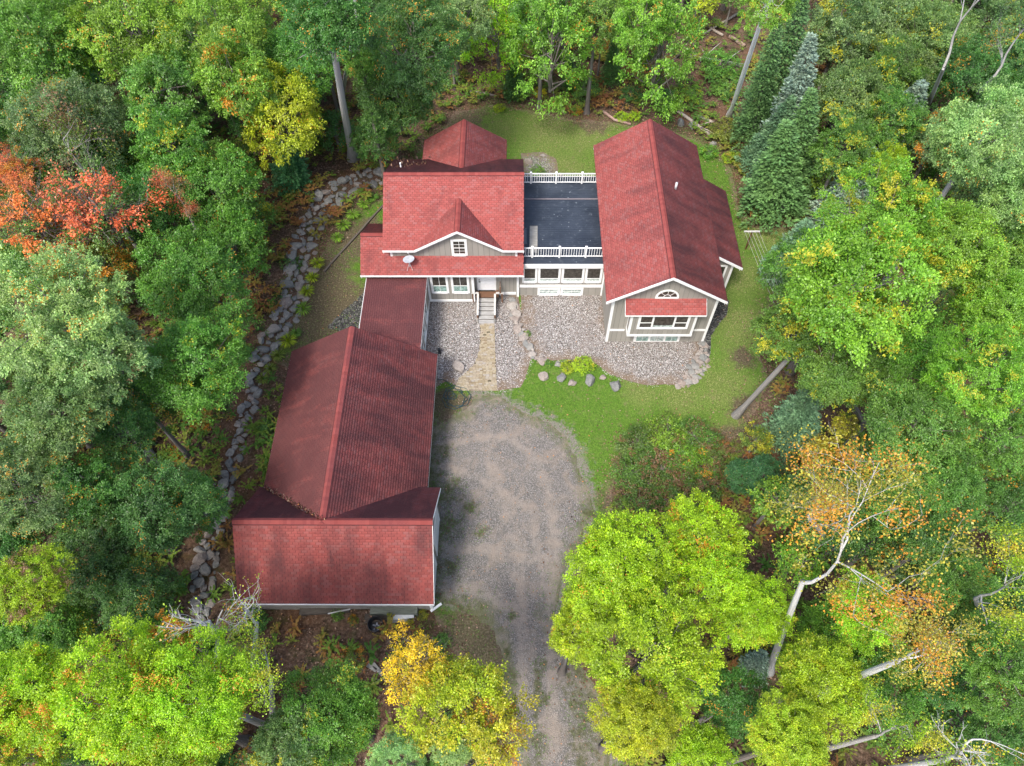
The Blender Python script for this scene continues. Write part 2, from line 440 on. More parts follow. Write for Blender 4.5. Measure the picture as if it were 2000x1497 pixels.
# ---------------------------------------------------------------- ground
def PX(lst): return np.array([G(u, v) for u, v in lst])
def sdist(P, poly):
    """signed distance (inside positive) of points P (n,2) to a polygon"""
    n = len(poly); d = np.full(len(P), 1e9); ins = np.zeros(len(P), bool)
    for i in range(n):
        a, b = poly[i], poly[(i + 1) % n]
        ab = b - a; t = np.clip(((P - a) @ ab) / (ab @ ab), 0, 1)
        d = np.minimum(d, np.hypot(*(P - a - t[:, None] * ab).T))
        with np.errstate(divide='ignore', invalid='ignore'):
            c = ((a[1] > P[:, 1]) != (b[1] > P[:, 1])) & (P[:, 0] < (b[0] - a[0]) * (P[:, 1] - a[1]) / (b[1] - a[1] + 1e-12) + a[0])
        ins ^= c
    return np.where(ins, d, -d)
def pdist(P, line):
    d = np.full(len(P), 1e9)
    for a, b in zip(line[:-1], line[1:]):
        ab = b - a; t = np.clip(((P - a) @ ab) / (ab @ ab), 0, 1)
        d = np.minimum(d, np.hypot(*(P - a - t[:, None] * ab).T))
    return d
def wob(P, sc=1.0, seed=0):
    x, y = P[:, 0] * sc, P[:, 1] * sc
    r = np.random.default_rng(seed); o = 0
    for k in range(6):
        a = r.uniform(0, 2 * PI); f = 0.7 * 1.6 ** k; o = o + np.sin((x * math.cos(a) + y * math.sin(a)) * f + r.uniform(0, 6)) / 1.35 ** k
    return o / 3.0

WALL_PX = [(752, 345), (700, 362), (655, 384), (628, 412), (606, 450), (594, 500), (584, 545), (574, 600), (548, 640), (522, 680), (506, 730), (490, 790), (472, 850), (452, 920), (436, 970), (416, 1050), (402, 1110), (396, 1170), (388, 1230)]
WALL_W = [1.5, 1.7, 1.7, 1.6, 1.5, 1.5, 1.5, 1.5, 1.4, 1.2, 0.8, 0.65, 0.6, 0.9, 1.1, 0.8, 1.1, 0.9, 0.6]
WALL = PX(WALL_PX)
LAWN = PX([(590, 560), (640, 470), (700, 410), (748, 385), (800, 330), (845, 265), (890, 222), (960, 205), (1060, 218), (1130, 236), (1240, 245), (1330, 262), (1385, 285), (1425, 330), (1440, 400), (1470, 445), (1560, 445), (1600, 460), (1560, 540), (1500, 600), (1488, 660), (1500, 740), (1470, 800), (1452, 880), (1400, 850), (1300, 840), (1225, 860), (1205, 930), (1200, 1010), (1140, 1090), (1140, 1300), (1220, 1440), (1240, 1600), (900, 1600), (930, 1400), (880, 1260), (845, 1200), (800, 1000), (700, 900), (560, 720), (520, 700)])
def west_rise(P):
    # signed side of the boulder wall: positive to the west
    d = pdist(P, WALL)
    best = np.full(len(P), 1e9); side = np.zeros(len(P))
    for a, b in zip(WALL[:-1], WALL[1:]):
        ab = b - a; t = np.clip(((P - a) @ ab) / (ab @ ab), 0, 1)
        q = P - a - t[:, None] * ab; dd = np.hypot(q[:, 0], q[:, 1])
        s = np.sign(ab[0] * q[:, 1] - ab[1] * q[:, 0]); m = dd < best
        best[m] = dd[m]; side[m] = s[m]
    s = -side * best      # line runs north->south; west is on its right-hand side
    s = np.where((P[:, 1] < WALL[-1][1] - 1) & (P[:, 0] > WALL[-1][0] - 1), -5, s)
    s = np.where(P[:, 1] > WALL[0][1] + 2.5, -5 + 0 * s, s)
    return s
def terr(P):
    P = np.atleast_2d(P)
    w = np.clip((west_rise(P) + 0.7) / 1.5, 0, 1); w = w * w * (3 - 2 * w)
    fade = np.clip((WALL[0][1] + 2.0 - P[:, 1]) / 3, 0, 1) * np.clip((P[:, 1] - WALL[-1][1] + 1) / 3, 0, 1)
    out = np.clip((-sdist(P, LAWN) - 0.6) / 5, 0, 1)
    return 0.7 * w * fade + out * 0.28 * wob(P, 0.6, 3)
def tz(x, y): return float(terr(np.array([[x, y]]))[0])

xs = np.concatenate([[-1500, -600, -250, -120, -80], np.arange(-60, 60.1, 0.75), [80, 120, 250, 600, 1500]])
ys = np.concatenate([[-1500, -600, -200, -60, -25], np.arange(-12, 90.1, 0.75), [110, 160, 300, 700, 1500]])
XX, YY = np.meshgrid(xs, ys); P = np.stack([XX.ravel(), YY.ravel()], 1)
Z = terr(P) * (np.abs(P[:, 0]) < 70) * (P[:, 1] < 95) - 0.012
nx, ny = len(xs), len(ys)
ii = (np.arange(ny - 1)[:, None] * nx + np.arange(nx - 1)).ravel()
gm = fast_mesh('ground', np.column_stack([P, Z]), np.stack([ii, ii + 1, ii + nx + 1, ii + nx], 1), M_FOREST, smooth=True)
tag(link('ground', gm), 'brown forest floor of leaf litter under the trees', kind='structure')

def sheet(name, poly, z, mat, res=0.3, amp=0.25, label=None, extra=None, sc=1.2):
    lo, hi = poly.min(0) - 1, poly.max(0) + 1
    gx, gy = np.arange(lo[0], hi[0], res), np.arange(lo[1], hi[1], res)
    X_, Y_ = np.meshgrid(gx, gy); P = np.stack([X_.ravel(), Y_.ravel()], 1)
    f = lambda Q: sdist(Q, poly) + amp * wob(Q, sc, 11)
    sd = f(P); h = 0.02
    grad = np.stack([(f(P + [h, 0]) - sd) / h, (f(P + [0, h]) - sd) / h], 1)
    m = sd < 0
    P2 = P.copy(); g2 = (grad ** 2).sum(1) + 0.05
    step = np.clip(sd / g2, -res * 1.0, 0)
    P2[m] -= (grad * step[:, None])[m]
    n_ = len(gx); ii = (np.arange(len(gy) - 1)[:, None] * n_ + np.arange(n_ - 1)).ravel()
    q = np.stack([ii, ii + 1, ii + n_ + 1, ii + n_], 1)
    q = q[(sd[q] > -res * 0.05).sum(1) >= 2]
    q = q[(sd[q] > -res * 1.2).all(1)]
    used = np.unique(q); remap = -np.ones(len(P), int); remap[used] = np.arange(len(used))
    zz = terr(P2[used]) + z
    va = {'sd': np.clip(sd[used], 0, 10)}
    for k, fn in (extra or {}).items(): va[k] = fn(P2[used])
    me = fast_mesh(name, np.column_stack([P2[used], zz]), remap[q], mat, smooth=True, vattrs=va)
    return tag(link(name, me), label, kind='structure')
def blobs(spots):
    def f(P):
        o = np.zeros(len(P))
        for u, v, r in spots:
            x, y = G(u, v); o = np.maximum(o, np.clip(1.25 - np.hypot(P[:, 0] - x, P[:, 1] - y) / r, 0, 1))
        return o
    return f
DRY = blobs([(1450, 640, 3), (1420, 760, 3), (1330, 775, 2), (1250, 765, 1.5), (1440, 540, 3), (1500, 460, 3), (1080, 250, 5), (980, 250, 3), (1150, 270, 4), (1100, 330, 3), (640, 600, 3), (1450, 850, 2.5), ])
BARE = blobs([(868, 785, 1.6), (905, 785, 1.0), (690, 470, 3.0), (640, 520, 2.5), (850, 860, 1.5), (620, 620, 4.5), (560, 740, 3), (640, 560, 3), (690, 600, 3), (900, 230, 3), (930, 1250, 3.2), (980, 1380, 1.5), (1430, 870, 2), (1460, 800, 1.5), (1160, 240, 2), (500, 900, 3), (870, 800, 1.5), (1205, 985, 1.6), (720, 440, 1.3), (1450, 700, 1.2), (1130, 700, 1.3)])
DRIVE = PX([(930, 768), (975, 775), (1015, 800), (1065, 818), (1108, 845), (1132, 890), (1148, 950), (1150, 1010), (1130, 1070), (1108, 1120), (1085, 1190), (1095, 1250), (1150, 1310), (1185, 1420), (1200, 1600), (995, 1600), (1000, 1440), (995, 1330), (980, 1240), (945, 1190), (868, 1170), (835, 1160), (820, 1000), (826, 850), (850, 838), (905, 808)])
NEARD = lambda P: np.exp(-np.clip(-sdist(P, DRIVE), 0, 9) / 0.8)
sheet('lawn', LAWN, 0.004, M_LAWN, 0.3, 0.35, 'mown lawn, green by the driveway and dry towards the woods', {'dry': DRY, 'bare': BARE, 'neard': NEARD})
MOSS = blobs([(870, 1030, 1.5), (880, 1110, 0.9), (875, 960, 1.3), (868, 880, 0.8), (905, 1200, 1.6), (920, 990, 0.8), (1165, 1000, 1.3), (1060, 1360, 0.7), (1055, 1300, 0.6), (1050, 1450, 0.8), (985, 1330, 1.0), (1140, 1400, 1.0), (940, 1040, 0.6), (1000, 1200, 0.5)])
_ml = [PX(q) for q in ([(1052, 1300), (1046, 1400), (1050, 1600)], [(1125, 1290), (1135, 1380), (1150, 1600)], [(985, 1280), (982, 1400), (975, 1600)], [(846, 860), (846, 1000), (850, 1160)])]
_tk = [PX(q) for q in ([(850, 880), (900, 862), (985, 850), (1045, 890), (1070, 960), (1085, 1040), (1080, 1130), (1072, 1250), (1078, 1400), (1085, 1600)], [(1012, 1600), (1018, 1350), (1020, 1220), (1010, 1080), (975, 960), (950, 880)], [(848, 1068), (950, 1072), (1070, 1095)], [(848, 1150), (930, 1150), (1010, 1190)], [(848, 905), (930, 930), (1040, 1000), (1060, 1150)])]
def TRACK(P):
    o = np.zeros(len(P))
    for l, w in zip(_tk, (0.42, 0.4, 0.5, 0.5, 0.3)): o = np.maximum(o, np.clip(1.1 - pdist(P, l) / (w * 1.5), 0, 0.9))
    return o
def MOSS2(P):
    o = MOSS(P)
    for l, w in zip(_ml, (0.35, 1.1, 0.55, 0.8)): o = np.maximum(o, np.clip(1.25 - pdist(P, l) / w, 0, 0.85))
    return o
sheet('driveway', DRIVE, 0.012, M_DRIVE, 0.25, 0.6, 'grey gravel driveway widening into a turning area', {'moss': MOSS2, 'track': TRACK})
GRAV_W = PX([(832, 560), (950, 560), (1012, 560), (1020, 640), (1040, 690), (1032, 718), (1026, 740), (1018, 758), (970, 764), (905, 760), (870, 745), (850, 760), (838, 740), (800, 640)])
sheet('gravel_bed', GRAV_W, 0.012, M_GRAVEL, 0.2, 0.06, 'pebble bed either side of the front walkway')
GRAV_E = PX([(1012, 560), (1190, 560), (1190, 640), (1372, 650), (1372, 690), (1370, 715), (1352, 745), (1318, 753), (1262, 753), (1225, 745), (1192, 732), (1165, 712), (1120, 700), (1075, 705), (1052, 700), (1040, 680), (1022, 640)])
sheet('gravel_bed', GRAV_E, 0.020, M_GRAVEL, 0.2, 0.12, 'wide pebble bed in front of the link and right gable')
DARKG = PX([(1366, 640), (1395, 570), (1424, 588), (1420, 615), (1402, 640), (1388, 660), (1386, 690), (1382, 712), (1368, 700)])
sheet('gravel_bed', PX([(1018, 300), (1060, 298), (1085, 310), (1090, 335), (1075, 352), (1018, 352)]), 0.016, M_GRAVEL, 0.2, 0.12, 'small pebble bed behind the roof deck')
sheet('gravel_strip', DARKG, 0.028, M_DARKGRAVEL, 0.18, 0.08, 'dark gravel strip along the east wall')
sheet('gravel_strip', PX([(640, 640), (720, 560), (730, 600), (720, 660)]), 0.016, M_DARKGRAVEL, 0.25, 0.15, 'dark gravel strip west of the corridor')

# ---------------------------------------------------------------- buildings
def shingle_plane(parent, O, A, B, La, Lb, stain_shade, thick=0.12, e=0.145, tw=0.30, under=True, name='roof'):
    """O eave corner, A unit along the eave, B unit up the slope. returns roof slab with its shingles as a child"""
    O, A, B = Vector(O), Vector(A).normalized(), Vector(B).normalized()
    N = A.cross(B)
    if N.z < 0: N = -N
    mb = MB(); mb.hexa(O - N * thick, A * La, B * Lb, N * (thick - 0.006))
    slab = mb.build(name, M_ROOFBASE, parent)
    V, Fc, att, run = [], [], [], []
    nc = int(round(Lb / e)); e = Lb / nc
    for i in range(nc):
        off = (i % 2) * tw / 2 + R_.uniform(-0.02, 0.02)
        x = -off
        b0, b1 = i * e - (0.02 if i == 0 else 0), (i + 1) * e + 0.03
        if i == nc - 1: b1 = Lb
        while x < La - 0.01:
            x0, x1 = max(x + 0.009, 0), min(x + tw - 0.009, La)
            x += tw
            if x1 - x0 < 0.03: continue
            h = 0.024 + R_.uniform(-0.003, 0.005)
            p = [O + A * x0 + B * b0 + N * h, O + A * x1 + B * b0 + N * h, O + A * x1 + B * b1 + N * 0.003, O + A * x0 + B * b1 + N * 0.003,
                 O + A * x0 + B * b0 - N * 0.004, O + A * x1 + B * b0 - N * 0.004]
            k = len(V); V += [tuple(q) for q in p]
            Fc += [(k, k + 1, k + 2, k + 3), (k + 4, k + 5, k + 1, k)]
            r = R_.random(); att += [r, -1.0]
            run += [(x0, b0, 0), (x1, b0, 0), (x1, b1, 0), (x0, b1, 0), (x0, b0, 0), (x1, b0, 0)]
    me = fast_mesh('shingles', V, Fc, M_SHINGLE, {'tab': att})
    ra = me.attributes.new('run', 'FLOAT_VECTOR', 'POINT')
    sh = np.array(run, np.float32) + np.array([O.x * 0.7 + O.y * 0.3, O.y + O.z * 3, 0], np.float32)
    ra.data.foreach_set('vector', sh.ravel())
    if me.polygons[0].normal.dot(N) < 0: me.flip_normals()
    s = link('shingles', me, slab); s['kind'] = 'stuff'; s['stain_shade'] = float(stain_shade)
    return slab
def ridge(parent, a, b, m, w=0.17, stain_shade=0.2):
    """ridge cap of overlapping pieces from a to b, m = slope of both sides"""
    a, b = Vector(a), Vector(b); d = (b - a); L = d.length; d.normalize()
    s = d.cross(Vector((0, 0, 1))).normalized()
    mb = MB(); n = int(L / 0.2); st = L / n
    for k in range(n):
        p = a + d * (k * st); q = a + d * ((k + 1) * st + 0.03); r = R_.uniform(0.25, 1)
        dn = Vector((0, 0, -w * m))
        for sg in (1, -1):
            o1, o2 = p + Vector((0, 0, 0.045)), q + Vector((0, 0, 0.03))
            pts = [o1, o2, o2 + s * sg * w + dn, o1 + s * sg * w + dn]
            if sg > 0: pts.reverse()
            mb.poly(pts, r)
            mb.poly([o1 + s * sg * w + dn, o2 + s * sg * w + dn, o2 + s * sg * (w + 0.035) + dn - Vector((0, 0, 0.03)), o1 + s * sg * (w + 0.035) + dn - Vector((0, 0, 0.03))][::sg], 0)
    o = mb.build('ridge_cap', M_RIDGE, parent, 'tab'); o['stain_shade'] = float(stain_shade)
    return o
def gable_planes(parent, axis, c, zr, m, lo, hi, w_lo, w_hi, stain_shade_lo, stain_shade_hi):
    """gable roof; axis 'x' or 'y' = direction of the ridge, c = ridge position on the other axis,
    lo/hi = ends along the ridge, w_lo/w_hi = half widths on the negative and positive side"""
    L = hi - lo; k = math.sqrt(1 + m * m); out = []
    for sg, w, st in ((-1, w_lo, stain_shade_lo), (1, w_hi, stain_shade_hi)):
        if w <= 0: continue
        if axis == 'y': O, A, B = (c + sg * w, lo, zr - m * w), (0, 1, 0), (-sg, 0, m)
        else: O, A, B = (lo, c + sg * w, zr - m * w), (1, 0, 0), (0, -sg, m)
        out.append(shingle_plane(parent, O, A, B, L, w * k, st))
    if axis == 'y': ridge(parent, (c, hi - 0.02, zr), (c, lo, zr), m, stain_shade=min(stain_shade_lo, stain_shade_hi))
    else: ridge(parent, (lo, c, zr), (hi, c, zr), m, stain_shade=min(stain_shade_lo, stain_shade_hi))
    return out
class MBs(MB):
    """every box or prism becomes a part of its own"""
    def __init__(s): MB.__init__(s); s.parts = []
    def hexa(s, *a, **k):
        m = MB(); m.hexa(*a, **k); s.parts.append(m)
    def prism(s, *a, **k):
        m = MB(); m.prism(*a, **k); s.parts.append(m)
def white(parent, name, fn):
    mb = MBs(); fn(mb)
    for m in mb.parts: m.build(name, M_WHITE, parent)
def wall(parent, o, u, n, top, z0, individual=True, bw=0.33, name='wall', tone0=0.0):
    """vertical board wall. o = (x,y) of the left end, u unit dir, n outward normal, top = [(s,z)...] roofline from s=0 to s=L"""
    u3, n3 = Vector((*u, 0)), Vector((*n, 0)); o3 = Vector((*o, 0))
    def tz_(s):
        for (s0, a), (s1, b) in zip(top[:-1], top[1:]):
            if s0 - 1e-6 <= s <= s1 + 1e-6: return a + (b - a) * (s - s0) / max(s1 - s0, 1e-9)
        return top[-1][1]
    P = lambda s, z: o3 + u3 * s + Vector((0, 0, z))
    mb = MB(); pts = [P(0, z0), P(top[-1][0], z0)] + [P(s, z) for s, z in reversed(top)]
    mb.prism(pts, -n3 * 0.14)
    w = mb.build(name, M_GROOVE, parent)
    L = top[-1][0]; nb = max(1, int(round(L / bw))); bw = L / nb; allb = MB()
    for k in range(nb):
        s0, s1 = k * bw + 0.009, (k + 1) * bw - 0.009
        mids = [s for s, _ in top if s0 < s < s1]
        pts = [P(s0, z0), P(s1, z0), P(s1, tz_(s1))] + [P(s, tz_(s)) for s in reversed(mids)] + [P(s0, tz_(s0))]
        b = MB() if individual else allb
        b.prism([p + n3 * 0.001 for p in pts], n3 * R_.uniform(0.016, 0.021), R_.random())
        if individual: b.build('siding_board', M_SIDING, w, 'tone')
    if not individual:
        q = allb.build('siding_boards', M_SIDING, w, 'tone'); q['kind'] = 'stuff'
    return w
class Fr:
    """local frame on a wall: s along, z up, d outward"""
    def __init__(s, o, u, n): s.o, s.u, s.n = Vector((*o, 0)), Vector((*u, 0)), Vector((*n, 0))
    def box(s, mb, s0, s1, z0, z1, d0, d1, a=0.5):
        mb.hexa(s.o + s.u * s0 + s.n * d0 + Vector((0, 0, z0)), s.u * (s1 - s0), s.n * (d1 - d0), Vector((0, 0, z1 - z0)), a)
def window(parent, fr, s0, s1, z0, z1, split=0.45, grid=True, g1=None, g2=None, c=0.10, sill=0.03):
    """double hung window: casing > panes, sash, muntins"""
    g1 = g1 or M_GLASS; g2 = g2 or M_GLASSG
    mb = MB()
    fr.box(mb, s0, s0 + c, z0, z1, 0.02, 0.06); fr.box(mb, s1 - c, s1, z0, z1, 0.02, 0.06)
    fr.box(mb, s0 + c, s1 - c, z1 - c, z1, 0.02, 0.058); fr.box(mb, s0 + c, s1 - c, z0, z0 + c, 0.02, 0.075 + sill)
    w = mb.build('window', M_WHITE, parent)
    a0, a1, b0, b1 = s0 + c, s1 - c, z0 + c, z1 - c
    mid = b0 + (b1 - b0) * split if split else None
    def pane(za, zb, g, d):
        m_ = MB(); fr.box(m_, a0, a1, za, zb, d - 0.006, d + 0.004); m_.build('pane', g, w)
        s_ = MB(); t_ = 0.035
        fr.box(s_, a0, a0 + t_, za, zb, d + 0.004, d + 0.02); fr.box(s_, a1 - t_, a1, za, zb, d + 0.004, d + 0.02)
        fr.box(s_, a0 + t_, a1 - t_, za, za + t_ * 1.2, d + 0.004, d + 0.019); fr.box(s_, a0 + t_, a1 - t_, zb - t_, zb, d + 0.004, d + 0.019)
        s_.build('sash', M_WHITE, w)
        if grid:
            k = MB(); xm = (a0 + a1) / 2; zm = (za + zb) / 2
            fr.box(k, xm - 0.012, xm + 0.012, za + t_ * 1.2, zb - t_, d + 0.0045, d + 0.012)
            if grid == 2: fr.box(k, a0 + t_, a1 - t_, zm - 0.012, zm + 0.012, d + 0.0045, d + 0.011)
            k.build('muntin', M_WHITE, w)
    if mid:
        pane(mid, b1, g1, 0.035); pane(b0, mid, g2, 0.022)
    else: pane(b0, b1, g1, 0.03)
    return w

house = thing('house', 'red-roofed grey house with white trim, roof deck and right-hand gable wing', 'house', (0, 32, 0))
def H(o):  # children are built in world metres, parent sits at its base
    o.matrix_parent_inverse = Matrix.Translation((0, -32, 0)); return o
class _HP: pass
_oldlink = link
def link(name, data, parent=None, loc=None):
    o = _oldlink(name, data, parent, loc)
    if parent is not None and parent.type == 'EMPTY' and parent.get('world_built'):
        o.matrix_parent_inverse = Matrix.Translation(-Vector(parent.location))
    return o
house['world_built'] = True
S, E_, N_, Wd = (0, -1), (1, 0), (0, 1), (-1, 0)

# --- right gable wing
RX0, RX1, RY0, RY1, RZE, RM = 5.585, 13.118, 27.956, 42.557, 5.0, 0.613
RXC = (RX0 + RX1) / 2; RZR = RZE + RM * (RX1 - RX0) / 2
gable_planes(house, 'y', RXC, RZR, RM, RY0, RY1, RXC - RX0, RX1 - RXC, 0.28, 0.60)
AZ = RZE - RM * (14.994 - 13.118)
shingle_plane(house, (14.994, 31.739, AZ), (0, 1, 0), (-1, 0, RM), 39.033 - 31.739, (14.994 - 13.118) * math.sqrt(1 + RM * RM), 0.75)
def rake(mb, p, q, y0, y1, h=0.2):
    """barge board following a slope from p=(x,z) to q, between y0 and y1"""
    mb.prism([(p[0], y0, p[1] - h), (q[0], y0, q[1] - h), (q[0], y0, q[1] + 0.012), (p[0], y0, p[1] + 0.012)], (0, y1 - y0, 0))
white(house, 'barge_board', lambda mb: (rake(mb, (RX0 - 0.03, RZE - 0.02), (RXC, RZR), RY0 - 0.045, RY0 - 0.004), rake(mb, (RXC, RZR), (RX1 + 0.03, RZE - 0.02), RY0 - 0.045, RY0 - 0.004)))
white(house, 'barge_board', lambda mb: (rake(mb, (RX0, RZE - 0.14), (RXC, RZR - 0.14), RY1 - 0.05, RY1 - 0.01), rake(mb, (RXC, RZR - 0.14), (RX1, RZE - 0.14), RY1 - 0.05, RY1 - 0.01)))
white(house, 'barge_board', lambda mb: rake(mb, (13.05, RZE + 0.03), (15.03, AZ - 0.02), 31.739 - 0.045, 31.735))
white(house, 'fascia', lambda mb: (mb.box(RX0 + 0.09, RX0 + 0.12, RY0, RY1, RZE - 0.28, RZE - 0.10), mb.box(14.86, 14.89, 31.74, 39.03, AZ - 0.28, AZ - 0.10), mb.box(RX1 - 0.12, RX1 - 0.09, RY0, 31.69, RZE - 0.28, RZE - 0.10)))
RW0, RW1, RYW = 6.08, 12.75, 28.47
def rtop(x): return RZR - RM * abs(x - RXC) - 0.13
wall(house, (RW0, RYW), (1, 0), S, [(0, rtop(RW0)), (RXC - RW0, rtop(RXC)), (RW1 - RW0, rtop(RW1))], -0.05)
wall(house, (RW1, 42.1), (-1, 0), N_, [(0, rtop(RW1)), (RW1 - RXC, rtop(RXC)), (RW1 - RW0, rtop(RW0))], -0.05, False)
wall(house, (RW1, RYW), (0, 1), E_, [(0, rtop(RW1)), (42.1 - RYW, rtop(RW1))], -0.05, False)
wall(house, (RW0, 42.1), (0, -1), Wd, [(0, rtop(RW0)), (42.1 - RYW, rtop(RW0))], -0.05, False)
frR = Fr((0, RYW), (1, 0), S)
def corner(mb, x, y, z0, z1, sx, sy, w=0.13):
    """L-shaped corner board proud of both walls; sx, sy = outward signs"""
    mb.box(min(x - sx * w, x + sx * 0.035), max(x - sx * w, x + sx * 0.035), min(y, y + sy * 0.035), max(y, y + sy * 0.035), z0, z1)
    mb.box(min(x, x + sx * 0.035), max(x, x + sx * 0.035), min(y - sy * w, y), max(y - sy * w, y), z0, z1)
white(house, 'corner_board', lambda mb: corner(mb, RW0, RYW, 0, rtop(RW0) - 0.02, -1, -1))
white(house, 'corner_board', lambda mb: corner(mb, RW1, RYW, 0, rtop(RW1) - 0.02, 1, -1))
white(house, 'belt_trim', lambda mb: (frR.box(mb, RW0 + 0.14, 7.2, 1.27, 1.46, 0.02, 0.05), frR.box(mb, 11.62, RW1 - 0.14, 1.27, 1.46, 0.02, 0.05)))
# half-round window
def arc_window():
    cx, z0, r = 9.43, 4.88, 0.74; n = 14; mb = MB()
    for k in range(n):
        a0, a1 = PI * k / n, PI * (k + 1) / n
        p = [(cx + math.cos(a) * q, RYW - 0.021, z0 + math.sin(a) * q * 0.95) for a, q in ((a0, r), (a1, r), (a1, r - 0.13), (a0, r - 0.13))]
        mb.prism(p, (0, -0.04, 0))
    mb.box(cx - r, cx + r, RYW - 0.07, RYW - 0.021, z0 - 0.13, z0)
    w = mb.build('window', M_WHITE, house); w['label'] = 'half-round window in the gable'
    g = MB(); g.prism([(cx + math.cos(PI * k / n) * (r - 0.12), RYW - 0.022, z0 + math.sin(PI * k / n) * (r - 0.12) * 0.95) for k in range(n + 1)], (0, -0.012, 0)); g.build('pane', M_GLASS, w)
    s = MB()
    for a in (PI / 4, PI / 2, 3 * PI / 4):
        d = Vector((math.cos(a), 0, math.sin(a) * 0.95)); q = Vector((-math.sin(a), 0, math.cos(a))) * 0.014
        o = Vector((cx, RYW - 0.036, z0)); s.prism([o + d * 0.2 - q, o + d * (r - 0.13) - q, o + d * (r - 0.13) + q, o + d * 0.2 + q], (0, -0.01, 0))
    for k in range(8):
        a0, a1 = PI * k / 8, PI * (k + 1) / 8
        s.prism([(cx + math.cos(a) * q, RYW - 0.0365, z0 + math.sin(a) * q) for a, q in ((a0, 0.24), (a1, 0.24), (a1, 0.20), (a0, 0.20))], (0, -0.01, 0))
    s.build('muntin', M_WHITE, w)
arc_window()
# lower windows under the bay
mbw = MB(); frR.box(mbw, 7.95, 11.1, 0.03, 1.0, 0.02, 0.05); lw = mbw.build('window', M_WHITE, house)
for a, b, g in ((8.13, 8.93, M_GLASSG), (9.08, 9.98, M_GLASSP), (10.13, 10.93, M_GLASSG)):
    q = MB(); frR.box(q, a, b, 0.14, 0.88, 0.051, 0.058); q.build('pane', g, lw)
    q = MB(); frR.box(q, (a + b) / 2 - 0.012, (a + b) / 2 + 0.012, 0.14, 0.88, 0.059, 0.066); frR.box(q, a, b, 0.50, 0.52, 0.059, 0.065); q.build('muntin', M_WHITE, lw)
# bay
BX0, BX1, BY, BZ0, BZ1 = 7.30, 11.50, 27.80, 1.62, 4.15
wall(house, (BX0, BY), (1, 0), S, [(0, BZ1), (BX1 - BX0, BZ1)], BZ0)
wall(house, (BX0, RYW), (0, -1), Wd, [(0, BZ1 + 0.3), (RYW - BY, BZ1)], BZ0)
wall(house, (BX1, BY), (0, 1), E_, [(0, BZ1), (RYW - BY, BZ1 + 0.3)], BZ0)
mb = MB(); mb.box(BX0, BX1, BY, RYW, BZ0 - 0.08, BZ0 - 0.002); mb.build('bay_floor', M_WHITE, house)
white(house, 'corner_board', lambda mb: (corner(mb, BX0, BY, BZ0 + 0.18, BZ1, -1, -1, 0.12), corner(mb, BX1, BY, BZ0 + 0.18, BZ1, 1, -1, 0.12)))
white(house, 'corner_board', lambda mb: mb.box(BX0 - 0.035, BX0 - 0.02, RYW - 0.13, RYW - 0.022, 1.80, BZ1))
white(house, 'belt_trim', lambda mb: (mb.box(BX0 - 0.05, BX1 + 0.05, BY - 0.05, BY - 0.02, BZ0 - 0.04, BZ0 + 0.17), mb.box(BX0 - 0.05, BX0 - 0.02, BY - 0.018, RYW - 0.022, BZ0 - 0.04, BZ0 + 0.17), mb.box(BX1 + 0.02, BX1 + 0.05, BY - 0.018, RYW - 0.022, BZ0 - 0.04, BZ0 + 0.17)))
frB = Fr((0, BY), (1, 0), S)
def tri_window():
    mb = MB(); s0, s1, z0, z1 = 7.78, 11.10, 2.42, 3.95
    frB.box(mb, s0, s0 + 0.16, z0, z1, 0.02, 0.06); frB.box(mb, s1 - 0.16, s1, z0, z1, 0.02, 0.06)
    frB.box(mb, s0 + 0.16, s1 - 0.16, z1 - 0.14, z1, 0.02, 0.058); frB.box(mb, s0 + 0.16, s1 - 0.16, z0, z0 + 0.16, 0.02, 0.075)
    frB.box(mb, 8.68, 8.80, z0 + 0.16, z1 - 0.14, 0.02, 0.057); frB.box(mb, 10.08, 10.20, z0 + 0.16, z1 - 0.14, 0.02, 0.057)
    w = mb.build('window', M_WHITE, house); w['label'] = 'triple window of the bay'
    for a, b, side in ((s0 + 0.16, 8.68, 1), (8.80, 10.08, 0), (10.20, s1 - 0.16, 1)):
        q = MB(); frB.box(q, a, b, z0 + (0.16 if side else 0.36), z1 - 0.14, 0.021, 0.03); q.build('pane', M_GLASS, w)
        if side:
            q = MB(); frB.box(q, a, b, 3.03, 3.10, 0.031, 0.045); q.build('sash', M_WHITE, w)
        else:
            q = MB(); frB.box(q, a, b, z0 + 0.16, z0 + 0.355, 0.021, 0.029); q.build('pane', M_GLASSP, w)
tri_window()
bm_ = (4.71 - 4.16) / (RYW - 27.55)
shingle_plane(house, (6.84, 27.55, 4.16), (1, 0, 0), (0, 1, bm_), 11.96 - 6.84, (RYW - 27.55) * math.sqrt(1 + bm_ ** 2), 0.10)['label'] = 'small shingled roof over the bay window'
white(house, 'fascia', lambda mb: (mb.box(6.82, 11.98, 27.52, 27.546, 4.02, 4.15), mb.prism([(6.835, 27.55, 4.02), (6.835, RYW - 0.02, 4.58), (6.835, RYW - 0.02, 4.71), (6.835, 27.55, 4.15)], (-0.02, 0, 0)), mb.prism([(11.965, 27.55, 4.02), (11.965, RYW - 0.02, 4.58), (11.965, RYW - 0.02, 4.71), (11.965, 27.55, 4.15)], (0.02, 0, 0))))
# east addition
wall(house, (12.76, 32.1), (1, 0), S, [(0, 4.72), (1.74, 3.92)], -0.05)
wall(house, (14.5, 32.1), (0, 1), E_, [(0, 3.92), (6.5, 3.92)], -0.05, False)
wall(house, (14.5, 38.6), (-1, 0), N_, [(0, 3.92), (1.74, 4.72)], -0.05, False)
window(house, Fr((0, 32.1), (1, 0), S), 12.95, 14.12, 1.75, 3.75, 0.5, 1, M_GLASS, M_GLASS)
white(house, 'corner_board', lambda mb: corner(mb, 14.5, 32.1, 0, 3.85, 1, -1, 0.13))
